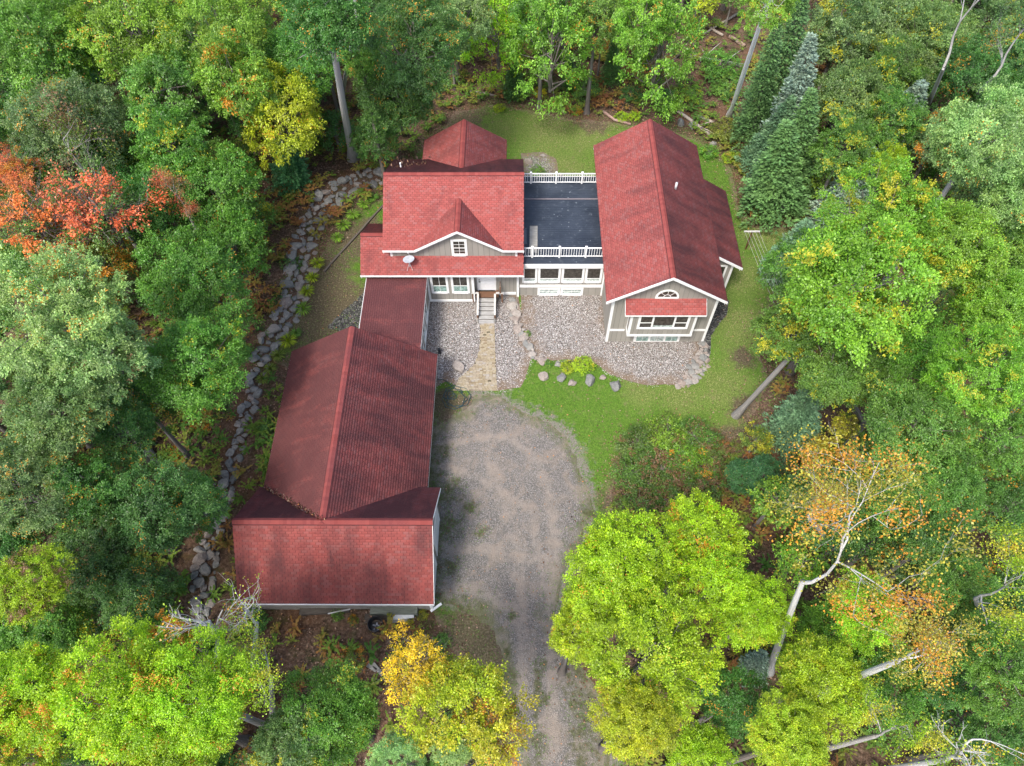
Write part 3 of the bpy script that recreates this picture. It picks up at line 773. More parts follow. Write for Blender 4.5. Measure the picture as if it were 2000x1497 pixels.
# vent pipe
mb = MB(); vx, vy = G(1317, 378, 6.2); vz = RZR - RM * abs(vx - RXC)
mb.tube([(vx, vy, vz - 0.1), (vx, vy, vz + 0.55)], 0.08, 10); mb.build('vent_pipe', M_METAL, house, smooth=True)

# --- main block
MX0, MX1, MYF, MYR, MYB, MZR, MM = -8.899, 0.409, 32.218, 36.695, 40.673, 7.607, 0.572
MZE = MZR - MM * (MYR - MYF)
gable_planes(house, 'x', MYR, MZR, MM, MX0, MX1, 0, MYB - MYR, 0.16, 0.85)
_c = 32.60; _k = math.sqrt(1 + MM * MM)
shingle_plane(house, (MX0, _c, MZR - MM * (MYR - _c)), (1, 0, 0), (0, 1, MM), MX1 - MX0, (MYR - _c) * _k, 0.16)
shingle_plane(house, (MX0, MYF, MZE), (1, 0, 0), (0, 1, MM), -6.5 - MX0, (_c - MYF) * _k, 0.2)
shingle_plane(house, (-1.25, MYF, MZE), (1, 0, 0), (0, 1, MM), MX1 + 1.25, (_c - MYF) * _k, 0.2)
DC, DZ = -3.88, 6.79; DM = (DZ - MZE) / 2.93
gable_planes(house, 'y', DC, DZ + 0.015, DM, MYF, 35.2, 2.93, 2.93, 0.22, 0.34)
white(house, 'fascia', lambda mb: (mb.box(MX0 - 0.02, DC - 2.93, MYF - 0.045, MYF - 0.022, MZE - 0.16, MZE + 0.01), mb.box(DC + 2.93, MX1 + 0.02, MYF - 0.045, MYF - 0.022, MZE - 0.16, MZE + 0.01)))
white(house, 'barge_board', lambda mb: (rake(mb, (DC - 2.93, MZE), (DC, DZ + 0.02), MYF - 0.046, MYF - 0.004, 0.18), rake(mb, (DC, DZ + 0.02), (DC + 2.93, MZE), MYF - 0.046, MYF - 0.004, 0.18)))
def rake_y(mb, x0, x1, p, q, h=0.17):
    if abs(x1 - x0) < 0.03 and (x0 != -4.329):
        sgn = -1 if abs(x0) > abs((x0 + x1) / 2) - 1 and x0 > -4.2 else 1
        x0 += 0.05 * sgn; x1 += 0.05 * sgn; p = (p[0], p[1] - 0.14); q = (q[0], q[1] - 0.14)
    mb.prism([(x0, p[0], p[1] - h), (x0, q[0], q[1] - h), (x0, q[0], q[1] + 0.01), (x0, p[0], p[1] + 0.01)], (x1 - x0, 0, 0))
MZB = MZR - MM * (MYB - MYR)
white(house, 'barge_board', lambda mb: (rake_y(mb, MX0 - 0.03, MX0 - 0.003, (MYF, MZE), (MYR, MZR)), rake_y(mb, MX0 - 0.03, MX0 - 0.003, (MYR, MZR), (MYB, MZB))))
white(house, 'barge_board', lambda mb: (rake_y(mb, MX1 + 0.003, MX1 + 0.03, (MYF, MZE), (MYR, MZR)), rake_y(mb, MX1 + 0.003, MX1 + 0.03, (MYR, MZR), (MYB, MZB))))
UY = 32.568
wall(house, (-8.5, UY), (1, 0), S, [(0, MZE + 0.05), (DC - 2.93 + 8.5, MZE + 0.05), (DC + 8.5, DZ - 0.1), (DC + 2.93 + 8.5, MZE + 0.05), (8.45, MZE + 0.05)], 4.05, bw=0.36)
def sidetop(y0, y1, inv=False):
    z = lambda y: MZR - MM * abs(y - MYR) - 0.13
    return [(0, z(y0)), (abs(MYR - y0), z(MYR)), (abs(y1 - y0), z(y1))]
wall(house, (-8.5, 40.3), (0, -1), Wd, sidetop(40.3, UY), 0, False)
wall(house, (-0.05, UY), (0, 1), E_, sidetop(UY, 40.3), 3.0, False)
wall(house, (-0.05, 40.3), (-1, 0), N_, [(0, MZB), (8.45, MZB)], 0, False)
white(house, 'corner_board', lambda mb: (corner(mb, -8.5, UY, 3.98, MZE - 0.02, -1, -1, 0.12), corner(mb, -0.05, UY, 4.0, MZE - 0.02, 1, -1, 0.12)))
window(house, Fr((0, UY), (1, 0), S), -4.40, -3.34, 4.20, 5.72, 0.48, 2, M_GLASS, M_GLASS, 0.13)['label'] = 'small upstairs window in the dormer gable'
# skirt roof
SX0, SYF, SYR, SZE, SM = -10.576, 31.464, 33.827, 3.439, 0.634
SZR = SZE + SM * (SYR - SYF); k_ = math.sqrt(1 + SM * SM)
shingle_plane(house, (SX0, SYF, SZE), (1, 0, 0), (0, 1, SM), MX1 - SX0, 1.45 * k_, 0.26)
shingle_plane(house, (SX0, SYF + 1.45, SZE + SM * 1.45), (1, 0, 0), (0, 1, SM), -8.52 - SX0, (SYR - SYF - 1.45) * k_, 0.3)
shingle_plane(house, (SX0, 36.2, SZR - SM * (36.2 - SYR)), (1, 0, 0), (0, -1, SM), -8.52 - SX0, (36.2 - SYR) * k_, 0.62)
ridge(house, (SX0, SYR, SZR), (-8.52, SYR, SZR), SM, stain_shade=0.3)
white(house, 'fascia', lambda mb: (mb.box(SX0 - 0.02, MX1 + 0.02, SYF - 0.045, SYF - 0.022, SZE - 0.15, SZE + 0.01),))
white(house, 'barge_board', lambda mb: (rake_y(mb, SX0 - 0.03, SX0 - 0.003, (SYF, SZE), (SYR, SZR)), rake_y(mb, SX0 - 0.03, SX0 - 0.003, (SYR, SZR), (36.2, SZR - SM * (36.2 - SYR))), rake_y(mb, MX1 + 0.003, MX1 + 0.03, (SYF, SZE), (SYF + 1.45, SZE + SM * 1.45))))
# ground floor
FY, PY = 31.914, 32.55
wall(house, (-10.2, FY), (1, 0), S, [(0, 3.35), (10.2 - 3.05, 3.35)], 0.0, bw=0.30)
wall(house, (-3.05, FY), (0, 1), E_, [(0, 3.35), (PY - FY, 3.35)], 0.0)
wall(house, (-3.05, PY), (1, 0), S, [(0, 3.35), (3.05, 3.35)], 0.0, bw=0.28)
wall(house, (-10.2, 35.9), (0, -1), Wd, [(0, 3.6), (35.9 - SYR, SZR - 0.15), (35.9 - FY, 3.6)], 0.0, False)
wall(house, (-8.5, 35.9), (-1, 0), N_, [(0, 3.5), (1.7, 3.5)], 0.0, False)
frF = Fr((0, FY), (1, 0), S); frP = Fr((0, PY), (1, 0), S)
white(house, 'base_trim', lambda mb: (frF.box(mb, -6.25, -3.2, 0.12, 0.34, 0.02, 0.055), frP.box(mb, -1.55, -0.12, 0.12, 0.38, 0.02, 0.055)))
white(house, 'corner_board', lambda mb: corner(mb, -3.05, FY, 0.1, 3.3, 1, -1, 0.14))
white(house, 'corner_board', lambda mb: frF.box(mb, -6.27, -6.13, 0.35, 3.3, 0.02, 0.055))
mb = MB(); mb.box(-0.06, 0.10, 32.40, 32.53, 0.0, 3.35); mb.build('porch_post', M_WHITE, house)
window(house, frF, -6.02, -4.80, 1.05, 2.98, 0.40, 1, c=0.12)
window(house, frF, -4.60, -3.34, 1.05, 2.98, 0.40, 1, c=0.12)
# front door with frame, sill, handle
mb = MB(); frP.box(mb, -2.86, -2.76, 0.55, 2.75, 0.02, 0.06); frP.box(mb, -1.62, -1.52, 0.55, 2.75, 0.02, 0.06); frP.box(mb, -2.76, -1.62, 2.65, 2.75, 0.02, 0.06)
mb.build('door_frame', M_WHITE, house)
mb = MB(); frP.box(mb, -2.76, -1.62, 0.62, 2.64, 0.021, 0.045)
for a, b in ((-2.64, -2.24), (-2.14, -1.74)):
    for c_, d_ in ((0.75, 1.45), (1.6, 2.45)): frP.box(mb, a, b, c_, d_, 0.045, 0.055)
dr = mb.build('door', M_WHITEPL, house); dr['label'] = 'white front door'
mb = MB(); frP.box(mb, -2.72, -2.67, 1.5, 1.66, 0.046, 0.09); frP.box(mb, -2.72, -2.58, 1.57, 1.60, 0.09, 0.11); frP.box(mb, -2.72, -2.66, 1.75, 1.81, 0.046, 0.075); mb.build('handle', M_BLACK, dr)
mb = MB(); frP.box(mb, -2.8, -1.58, 0.55, 0.61, 0.0, 0.16); mb.build('door_sill', M_WOODDARK, house)
mb = MB(); mb.tube([(-0.87, PY - 0.03, 2.28), (-0.87, PY - 0.13, 2.28)], 0.035, 8); mb.tube([(-0.87, PY - 0.12, 2.36), (-0.87, PY - 0.12, 2.30), (-0.87, PY - 0.12, 2.2), (-0.87, PY - 0.12, 2.12)], [0.03, 0.09, 0.10, 0.05], 12); mb.build('porch_light', M_WHITEPL, house, smooth=True)
mb = MB(); mb.box(-2.05, -1.95, 0, 0.01, 0, 0.01)
# back wing
NX0, NX1, NYA, NZR, NM = -6.895, -0.829, 43.144, 6.84, 0.595
NXC = (NX0 + NX1) / 2; NZE = NZR - NM * (NX1 - NX0) / 2
gable_planes(house, 'y', NXC, NZR, NM, 37.9, NYA, NXC - NX0, NX1 - NXC, 0.30, 0.36)
white(house, 'barge_board', lambda mb: (rake(mb, (NX0, NZE - 0.14), (NXC, NZR - 0.14), NYA - 0.05, NYA - 0.01), rake(mb, (NXC, NZR - 0.14), (NX1, NZE - 0.14), NYA - 0.05, NYA - 0.01)))
white(house, 'fascia', lambda mb: (mb.box(NX0 + 0.09, NX0 + 0.12, 40.7, NYA - 0.06, NZE - 0.28, NZE - 0.1), mb.box(NX1 - 0.12, NX1 - 0.09, 40.7, NYA - 0.06, NZE - 0.28, NZE - 0.1)))
nt = lambda x: NZR - NM * abs(x - NXC) - 0.13
wall(house, (-1.2, 42.8), (-1, 0), N_, [(0, nt(-1.2)), (-1.2 - NXC, nt(NXC)), (5.3, nt(-6.5))], 0, False)
wall(house, (-1.2, 40.2), (0, 1), E_, [(0, nt(-1.2)), (2.6, nt(-1.2))], 0, False)
wall(house, (-6.5, 42.8), (0, -1), Wd, [(0, nt(-6.5)), (2.6, nt(-6.5))], 0, False)
mb = MB(); px_, py_ = -8.0, 38.3; pz_ = MZR - MM * (py_ - MYR); mb.tube([(px_, py_, pz_ - 0.1), (px_, py_, pz_ + 0.4)], 0.05, 8); mb.build('vent_pipe', M_WHITEPL, house)

# --- link with roof deck
LX0, LX1 = 0.12, 6.06
wall(house, (LX0, PY), (1, 0), S, [(0, 3.12), (LX1 - LX0, 3.12)], -0.05, bw=0.5)
wall(house, (LX1, 40.8), (-1, 0), N_, [(0, 3.3), (LX1 - LX0, 3.3)], -0.05, False)
white(house, 'fascia', lambda mb: (mb.box(0.44, RX0 + 0.35, 32.36, 32.40, 3.10, 3.50), mb.box(0.44, RX0 + 0.35, 40.98, 41.02, 3.10, 3.50)))
mb = MB(); mb.box(0.0, 6.1, 32.405, 40.975, 3.32, 3.46)
deck = mb.build('roof_deck', M_WOODGREY, house); deck['label'] = 'flat roof deck covered in dark blue-black membrane'
mb = MB(); yy = 32.41
while yy < 40.93:
    w_ = 0.165; mb.box(0.0, 6.1, yy, min(yy + w_, 40.97), 3.462, 3.492 + R_.uniform(-0.003, 0.004)); yy += 0.178
mm = mb.build('membrane_ribs', M_MEMB, deck); mm['kind'] = 'stuff'
mb = MB(); mb.box(0.3, 6.0, 38.55, 38.68, 3.493, 3.515); mb.build('membrane_seam', simple('membrane_seam', (0.16, 0.14, 0.15), 0.6), deck)
mb = MB(); mb.box(0.42, 0.62, 34.2, 35.6, 3.50, 3.53); mb.build('membrane_patch', simple('membrane_patch', (0.10, 0.12, 0.14), 0.6), deck)
frL = Fr((0, PY), (1, 0), S)
for a, b in ((0.32, 1.37), (1.42, 2.98), (3.05, 4.62), (4.68, 5.86)):
    window(house, frL, a, b, 1.44, 3.06, 0.22, 0, M_GLASS, M_GLASSP, 0.12)
white(house, 'belt_trim', lambda mb: frL.box(mb, 0.14, 6.03, 0.92, 1.18, 0.02, 0.055))
for a, b in ((1.42, 3.02), (3.06, 4.68)):
    window(house, frL, a, b, 0.06, 0.83, 0, 2, M_GLASSP, None, 0.13)
white(house, 'corner_board', lambda mb: frL.box(mb, 5.93, 6.04, 0.0, 3.1, 0.056, 0.08))
BAL = MB(); BAL.box(-0.018, 0.018, -0.018, 0.018, 0, 0.74); BAL_ME = BAL.mesh('baluster', M_WHITE)
PST = MB(); PST.box(-0.055, 0.055, -0.055, 0.055, 0, 1.0); PST.box(-0.075, 0.075, -0.075, 0.075, 1.0, 1.035); PST.box(-0.05, 0.05, -0.05, 0.05, 1.035, 1.055); PST_ME = PST.mesh('railing_post', M_WHITE)
def railing(y, x1, posts, label):
    mb = MB(); mb.box(0.46, x1, y - 0.035, y + 0.035, 3.5 + 0.86, 3.5 + 0.92); mb.box(0.46, x1, y - 0.03, y + 0.03, 3.5 + 0.08, 3.5 + 0.13)
    r = mb.build('railing', M_WHITE, house); r['label'] = label
    x = 0.55
    while x < x1 - 0.05:
        if min(abs(x - p) for p in posts) > 0.07: link('baluster', BAL_ME, r, (x, y, 3.5 + 0.125))
        x += 0.172
    for p in posts: link('post', PST_ME, r, (p, y, 3.495))
railing(40.25, 6.35, (0.96, 2.81, 4.70), 'back white railing of the roof deck')
railing(33.02, 6.20, (0.99, 2.83, 4.62), 'front white railing of the roof deck')

# --- west corridor
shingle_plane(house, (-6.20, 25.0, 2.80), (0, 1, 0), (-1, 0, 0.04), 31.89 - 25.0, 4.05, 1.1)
white(house, 'fascia', lambda mb: (mb.box(-6.196, -6.17, 25.5, 31.85, 2.62, 2.815), mb.box(-10.29, -10.262, 25.5, 31.85, 2.75, 2.97)))
wall(house, (-6.33, 25.2), (0, 1), E_, [(0, 2.68), (6.7, 2.68)], 0.0)
wall(house, (-10.1, 31.9), (0, -1), Wd, [(0, 2.75), (6.7, 2.75)], 0.0, False)
frC = Fr((-6.33, 0), (0, 1), E_)
for a in (30.0, 28.35, 26.75): window(house, frC, a - 0.55, a + 0.55, 0.6, 2.3, 0.45, 1, M_GLASS, M_GLASSG)
white(house, 'belt_trim', lambda mb: (frC.box(mb, 25.3, 31.86, 2.42, 2.60, 0.02, 0.045), frC.box(mb, 25.3, 31.86, 0.1, 0.32, 0.02, 0.05)))

# --- garage
garage = thing('garage', 'long red-roofed garage with a wide cross wing at its near end', 'garage', (-9.5, 18, 0)); garage['world_built'] = True
GZR, GM, GXC = 5.702, 0.617, -9.971
gable_planes(garage, 'y', GXC, GZR, GM, 13.1, 25.52, 4.313, -5.105 - GXC, 1.05, 0.74)  # amounts go beyond weathering: tree and cloud shade painted into these slopes
wm = 0.901
gable_planes(garage, 'x', 13.217, GZR + 0.01, wm, -14.534, -4.332, 3.36, 2.992, 0.56, 0.85)  # cross wing too carries painted shade on top of its stains
GZL, GZE = GZR - GM * 4.313, GZR - GM * 4.866
white(garage, 'barge_board', lambda mb: (rake(mb, (GXC - 4.313, GZL - 0.14), (GXC, GZR - 0.14), 25.47, 25.50, 0.17), rake(mb, (GXC, GZR - 0.14), (-5.105, GZE - 0.14), 25.47, 25.50, 0.17)))
white(garage, 'barge_board', lambda mb: [rake_y(mb, x0, x1, p, q, 0.15) for x0, x1 in ((-14.56, -14.537), (-4.329, -4.306)) for p, q in (((9.857, 2.675), (13.217, 5.702)), ((13.217, 5.702), (16.209, 3.006)))])
white(garage, 'fascia', lambda mb: (mb.box(-14.55, -4.31, 9.79, 9.82, 2.54, 2.69), mb.box(-5.102, -5.08, 16.3, 25.5, GZE - 0.16, GZE - 0.015), mb.box(GXC - 4.34, GXC - 4.316, 16.3, 25.5, GZL - 0.16, GZL - 0.015)))
wall(garage, (-14.2, 10.25), (1, 0), S, [(0, 2.75), (9.55, 2.75)], -0.05, bw=0.4)
wall(garage, (-4.65, 10.25), (0, 1), E_, [(0, 2.9), (2.967, 5.5), (5.6, 3.1)], -0.05)
wall(garage, (-14.2, 15.85), (0, -1), Wd, [(0, 3.1), (2.633, 5.5), (5.6, 2.9)], -0.05, False)
wall(garage, (-5.45, 15.85), (0, 1), E_, [(0, GZE + 0.05), (9.3, GZE + 0.05)], -0.05, False)
wall(garage, (-13.95, 25.15), (0, -1), Wd, [(0, GZL + 0.05), (9.3, GZL + 0.05)], -0.05, False)
wall(garage, (-5.45, 25.15), (-1, 0), N_, [(0, 2.8), (-5.45 - GXC, 5.5), (8.5, 3.1)], -0.05, False)
frG = Fr((-4.65, 0), (0, 1), E_); frG2 = Fr((-5.45, 0), (0, 1), E_)
for f_, a in ((frG, 11.7), (frG, 14.4)):
    mb = MB(); f_.box(mb, a - 1.12, a - 1.02, 0, 2.3, 0.02, 0.06); f_.box(mb, a + 1.02, a + 1.12, 0, 2.3, 0.02, 0.06); f_.box(mb, a - 1.02, a + 1.02, 2.2, 2.3, 0.02, 0.06)
    gd = mb.build('garage_door', M_WHITE, garage)
    for k in range(4):
        q = MB(); f_.box(q, a - 1.02, a + 1.02, 0.02 + k * 0.545, 0.02 + k * 0.545 + 0.53, 0.021, 0.04); q.build('door_panel', M_WHITEPL, gd)
white(garage, 'corner_board', lambda mb: corner(mb, -4.65, 10.25, 0, 2.7, 1, -1, 0.13))
# moss and twigs lying in the valleys
def litter_line(pts, n, spread, name='valley_litter'):
    pts = [Vector(p) for p in pts]; mb = MB()
    for k in range(n):
        a = R_.random(); p = pts[0].lerp(pts[1], a) + Vector((R_.gauss(0, spread), R_.gauss(0, spread), 0.03 + R_.random() * 0.02))
        d = Vector((R_.uniform(-1, 1), R_.uniform(-1, 1), 0.1)).normalized() * R_.uniform(0.03, 0.09); q = Vector((-d.y, d.x, 0.2)) * 0.5
        mb.poly([p, p + d + q, p + d * 2, p + d - q], R_.random())
    return mb.build(name, M_LITTER, None, 'rnd')
for pts in (((GXC - 4.2, 16.15, GZL + 0.05), (GXC, 13.3, GZR)),):
    o = litter_line(pts, 260, 0.07); tag(o, 'leaf litter and moss lying in the left roof valley of the garage', 'leaf litter', kind='stuff')
o = litter_line(((-8.4, 38.2, 6.82), (-6.3, 39.6, 6.0)), 90, 0.35); tag(o, 'twigs and dead leaves on the back slope of the main roof', 'leaf litter', kind='stuff')

# ---------------------------------------------------------------- boulders and stones
def rock_mesh(seed, flat=0.6, sub=2):
    r = np.random.default_rng(seed); bm = bmesh.new(); bmesh.ops.create_icosphere(bm, subdivisions=sub, radius=1.0)
    pl = [(lambda v: v / np.linalg.norm(v))(r.normal(size=3)) for _ in range(12)]; dd = r.uniform(0.5, 0.8, 12)
    for v in bm.verts:
        p = np.array(v.co)
        for q, d in zip(pl, dd):
            k = p @ q
            if k > d: p = p - q * (k - d) * 0.97
        p = p * (1 + 0.05 * np.sin(p[0] * 5 + seed) * np.cos(p[1] * 6)); p[2] *= flat
        v.co = p
    m = bpy.data.meshes.new('boulder'); bm.to_mesh(m); bm.free(); m.materials.append(M_STONE)
    m.polygons.foreach_set('use_smooth', [False] * len(m.polygons)); return m
ROCKS = [rock_mesh(k, f) for k, f in ((1, 0.6), (2, 0.7), (3, 0.5), (4, 0.65), (5, 0.75), (6, 0.55))]
def rock_copy(name, parent, x, y, z, sx, sy, sz, rz, mesh=None, mat=None):
    o = link(name, mesh or R_.choice(ROCKS), parent, (x, y, z)); o.scale = (sx, sy, sz)
    o.rotation_euler = (R_.uniform(-0.2, 0.2), R_.uniform(-0.2, 0.2), rz)
    if mat:
        o.material_slots[0].link = 'OBJECT'; o.material_slots[0].material = mat
    return o
def stone_band(name, label, cat, line, widths, step, zf, mats=(None,), smin=0.25, smax=0.55):
    x0, y0 = line[0]; t = thing(name, label, cat, (x0, y0, 0)); t['world_built'] = True
    placed = []
    L = [np.hypot(*(b - a)) for a, b in zip(line[:-1], line[1:])]; tot = sum(L)
    for trial in range(int(tot * 220 / step)):
        d = R_.uniform(0, tot); k = 0
        while k < len(L) - 1 and d > L[k]: d -= L[k]; k += 1
        tt = d / L[k]; w = widths[k] * (1 - tt) + widths[k + 1] * tt
        a, b = line[k], line[k + 1]; dr = (b - a) / L[k]; nn = np.array([-dr[1], dr[0]])
        off = R_.uniform(-w, w) * 0.5; p = a + (b - a) * tt + nn * off
        r = R_.uniform(smin, smax) if trial < tot * 40 / step else smin * R_.uniform(0.5, 1.0)
        if w < 1.0: r = min(r, 0.36)
        if all(np.hypot(*(p - q[0])) > 0.60 * (r + q[1]) for q in placed): placed.append((p, r))
    for p, r in placed[:290]:
        rock_copy('boulder', t, p[0], p[1], zf(p) - 0.04 + R_.uniform(-0.05, 0.08), r * R_.uniform(1.05, 1.6), r * R_.uniform(0.85, 1.15), r * R_.uniform(0.8, 1.1), R_.uniform(0, PI), mat=R_.choice(mats))
    return t
stone_band('boulder_wall', 'long retaining wall of stacked grey boulders curving behind the garage and west lawn', 'stone wall', WALL, WALL_W, 1.0, lambda p: tz(*p), (None, None, None, M_STONETAN), 0.20, 0.54)
stone_band('stone_edging', 'row of pale stones between the two pebble beds by the walkway', 'stone edging', PX([(1004, 588), (1004, 606), (1008, 632), (1022, 655), (1032, 680), (1045, 700), (1066, 708)]), [0.35] * 7, 0.6, lambda p: 0.12, (M_STONETAN, M_STONETAN, None), 0.26, 0.42)
stone_band('stone_edging', 'stones piled at the outer corner of the pebble bed below the right gable', 'stone edging', PX([(1374, 672), (1372, 690), (1368, 712), (1355, 730), (1342, 744), (1322, 753)]), [0.4, 0.6, 1.1, 1.1, 0.9, 0.3], 0.6, lambda p: 0.02, (M_STONETAN, M_STONETAN, None), 0.18, 0.33)
for u, v, r, lab, mt in ((896, 718, 0.50, 'large rounded brown boulder at the left edge of the walkway', M_STONETAN), (1061, 737, 0.42, 'pale pinkish boulder, leftmost of the row on the front lawn', M_STONETAN),
    (1096, 740, 0.40, 'grey boulder in front of the smaller yellow-green shrub', None), (1117, 749, 0.34, 'flat tapering boulder just left of the large dark lawn boulder', M_STONETAN), (1151, 747, 0.50, 'tall dark grey boulder directly below the yellow-green shrubs', None),
    (1177, 738, 0.26, 'smallest pale stone between the two dark lawn boulders', M_STONETAN), (1201, 755, 0.50, 'dark grey boulder, rightmost of the row on the front lawn', None), (1089, 713, 0.27, 'small grey stone at the edge of the pebble bed left of the shrubs', None),
    (999, 601, 0.42, 'long tan boulder standing at the corner of the porch', M_STONETAN), (1002, 618, 0.34, 'grey boulder just below the long tan one at the porch corner', None),
    (932, 609, 0.2, 'small pale stone left of the entry stairs', M_STONETAN), (1330, 243, 0.45, 'grey stump-like rock, left of two behind the right gable', None), (1352, 247, 0.42, 'grey stump-like rock, right of two behind the right gable', None),
    (1392, 282, 0.35, 'flat grey rock in the weeds east of the right gable', None), (862, 312, 0.5, 'grey rock in the pebbles beside the back wing, seen past the main roof', None),
    (1034, 318, 0.4, 'upright grey rock in the small bed behind the deck', M_STONETAN), (1060, 305, 0.25, 'low grey rock in the small bed behind the deck', M_STONETAN), (1095, 345, 0.3, 'small pale rock right of the bed behind the deck', M_STONETAN), (445, 768, 0.3, 'dark rock half hidden by leaves west of the garage', None)):
    x, y = G(u, v); o = rock_copy('boulder', None, x, y, tz(x, y) + r * 0.2, r * 1.15, r * 0.9, r * 1.1, R_.uniform(0, 3), mat=mt); tag(o, lab, 'rock')

# ---------------------------------------------------------------- walkway and steps
wl = PX([(938, 634), (938, 665), (935, 690), (928, 712), (912, 728), (896, 742), (886, 763)]); wr = PX([(966, 634), (967, 680), (969, 720), (971, 763)])
def xat(line, y):
    l = sorted([(p[1], p[0]) for p in line]); return float(np.interp(y, [a for a, _ in l], [b for _, b in l]))
ytop, ybot = 29.93, 24.45
pad = sheet('walkway', np.array([[xat(wl, y), y] for y in np.linspace(ybot, ytop, 12)] + [[xat(wr, y), y] for y in np.linspace(ytop, ybot, 12)]), 0.030, M_JOINT, 0.12, 0.0, 'pale yellow block walkway from the driveway to the entry stairs')
mb = MB(); y = ybot; row = 0
while y < ytop - 0.05:
    x0, x1 = xat(wl, y) + R_.uniform(-0.05, 0.05), xat(wr, y); x = x0 - (row % 2) * 0.11
    while x < x1 - 0.05:
        a, b = max(x, x0), min(x + 0.22, x1)
        if b - a > 0.05 and R_.random() > 0.012: mb.hexa((a + 0.006, y + 0.006, 0.02), (b - a - 0.012, R_.uniform(-0.006, 0.006), 0), (0, 0.098, 0), (0, 0, 0.030 + R_.uniform(0, 0.012)), min(1, max(0, R_.gauss(0.5, 0.25))))
        x += 0.22
    y += 0.118; row += 1
o = mb.build('pavers', M_PAVE, pad, 'rnd'); o['kind'] = 'stuff'

st = thing('entry_stairs', 'bleached wooden entry stairs with brown landing and short handrails', 'stairs', (-2.2, 31, 0)); st['world_built'] = True
SXa, SXb = -2.72, -1.66
for k in range(6):
    mb = MB(); yy = 32.52 - 0.11 * k; mb.box(-2.95, -1.35, yy - 0.1, yy, 0.57, 0.61); mb.build('landing_board', M_WOODBROWN, st)
mb = MB(); mb.box(-2.9, -1.4, 31.88, 32.5, 0.0, 0.565); mb.build('landing_frame', M_WOODDARK, st)
y = 31.84
for k in range(6):
    z = 0.52 - k * 0.085
    for q in (0, 0.155):
        mb = MB(); mb.box(SXa, SXb, y - q - 0.145, y - q, z - 0.04, z - q * 0.02); mb.build('tread', M_WOODTREAD, st)
    mb = MB(); mb.box(SXa + 0.02, SXb - 0.02, y - 0.29, y - 0.27, z - 0.13, z - 0.045); mb.build('riser', M_WOODDARK, st)
    y -= 0.315
for x in (SXa - 0.07, SXb + 0.07):
    mb = MB(); mb.hexa((x - 0.07, 31.85, 0.98), (0.14, 0, 0), (0, -1.55, -0.42), (0, 0, 0.045)); mb.build('handrail', M_WOODPALE, st)
    mb = MB(); mb.hexa((x - 0.025, 31.85, 0.34), (0.05, 0, 0), (0, -1.85, -0.42), (0, 0, 0.2)); mb.build('stringer', M_WOODGREY, st)
    for yy, zz in ((31.82, 0.98), (30.38, 0.58)):
        mb = MB(); mb.box(x - 0.045, x + 0.045, yy - 0.05, yy + 0.04, 0, zz); mb.build('post', M_WOODBROWN, st)
for x in (-3.0, -1.27):
    mb = MB(); mb.box(x - 0.25, x + 0.25, 31.86, 32.0, 0.98, 1.03); mb.build('handrail', M_WOODPALE, st)
    mb = MB(); mb.box(x - 0.05 + (0.17 if x > -2 else -0.17), x + 0.05 + (0.17 if x > -2 else -0.17), 31.87, 31.97, 0, 0.98); mb.build('post', M_WOODBROWN, st)
mb = MB(); mb.box(-1.27, -1.17, 31.87, 31.97, 1.03, 1.6); mb.build('post', M_WOODBROWN, st)
mb = MB(); mb.hexa((-1.25, 31.98, 1.5), (0.05, 0, 0), (0, 0.54, 0), (0, 0, 0.05)); mb.build('handrail', M_WOODBROWN, st)
for k in range(4):
    mb = MB(); yy = 32.02 + k * 0.12; mb.box(-1.24, -1.21, yy, yy + 0.03, 0.6, 1.5); mb.build('baluster', M_WOODPALE, st)

# ---------------------------------------------------------------- satellite dish, plank on deck, clothesline, hose, things behind the garage
dish = thing('satellite_dish', 'pale grey satellite dish on a tripod mount on the porch roof', 'satellite dish', (-7.25, 31.95, 3.75)); dish['world_built'] = True
dx, dy = -7.25, 31.95; dz = SZE + SM * (dy - SYF)
c0 = Vector((dx + 0.03, dy - 0.03, dz + 0.72)); ax = Vector((-0.12, 0.02, 0.99)).normalized(); e1 = ax.cross(Vector((0, 1, 0))).normalized(); e2 = ax.cross(e1)
mb = MB(); ringp = []
for i in range(6):
    rr = 0.36 * i / 5; ringp.append([c0 + e1 * math.cos(a) * rr * 1.08 + e2 * math.sin(a) * rr * 0.95 + ax * (rr * rr * 0.45) for a in [2 * PI * j / 20 for j in range(20)]])
for i in range(5):
    for j in range(20): mb.poly([ringp[i][j], ringp[i][(j + 1) % 20], ringp[i + 1][(j + 1) % 20], ringp[i + 1][j]][:: (1 if i else 1)])
o = mb.build('reflector', M_DISH, dish, smooth=True); sm = o.modifiers.new('thick', 'SOLIDIFY'); sm.thickness = 0.012
mb = MB(); mb.tube([c0 - ax * 0.02, (dx + 0.02, dy, dz + 0.5), (dx, dy, dz)], 0.028, 8); mb.build('mast', M_METAL, dish)
for q in ((-0.18, 0.25), (0.2, 0.22)):
    mb = MB(); mb.tube([(dx + 0.02, dy, dz + 0.45), (dx + q[0], dy - q[1], dz - SM * q[1])], 0.014, 6); mb.build('strut', M_METAL, dish)
mb = MB(); tip = c0 + ax * 0.42 + e2 * -0.28; mb.tube([c0 - e2 * 0.36, c0 - e2 * 0.4 + ax * 0.2, tip], 0.014, 6); mb.build('feed_arm', M_METAL, dish)
mb = MB(); mb.tube([tip, tip - ax * 0.12], [0.04, 0.03], 8); mb.build('receiver', M_WHITEPL, dish)

mb = MB(); mb.hexa((0.80, 33.35, 3.505), (0.55, 0.0, 0), (0.05, 2.55, 0), (0, 0, 0.045)); tag(mb.build('wood_plank', M_WOODGREY), 'wide weathered plank lying on the left side of the roof deck', 'plank')

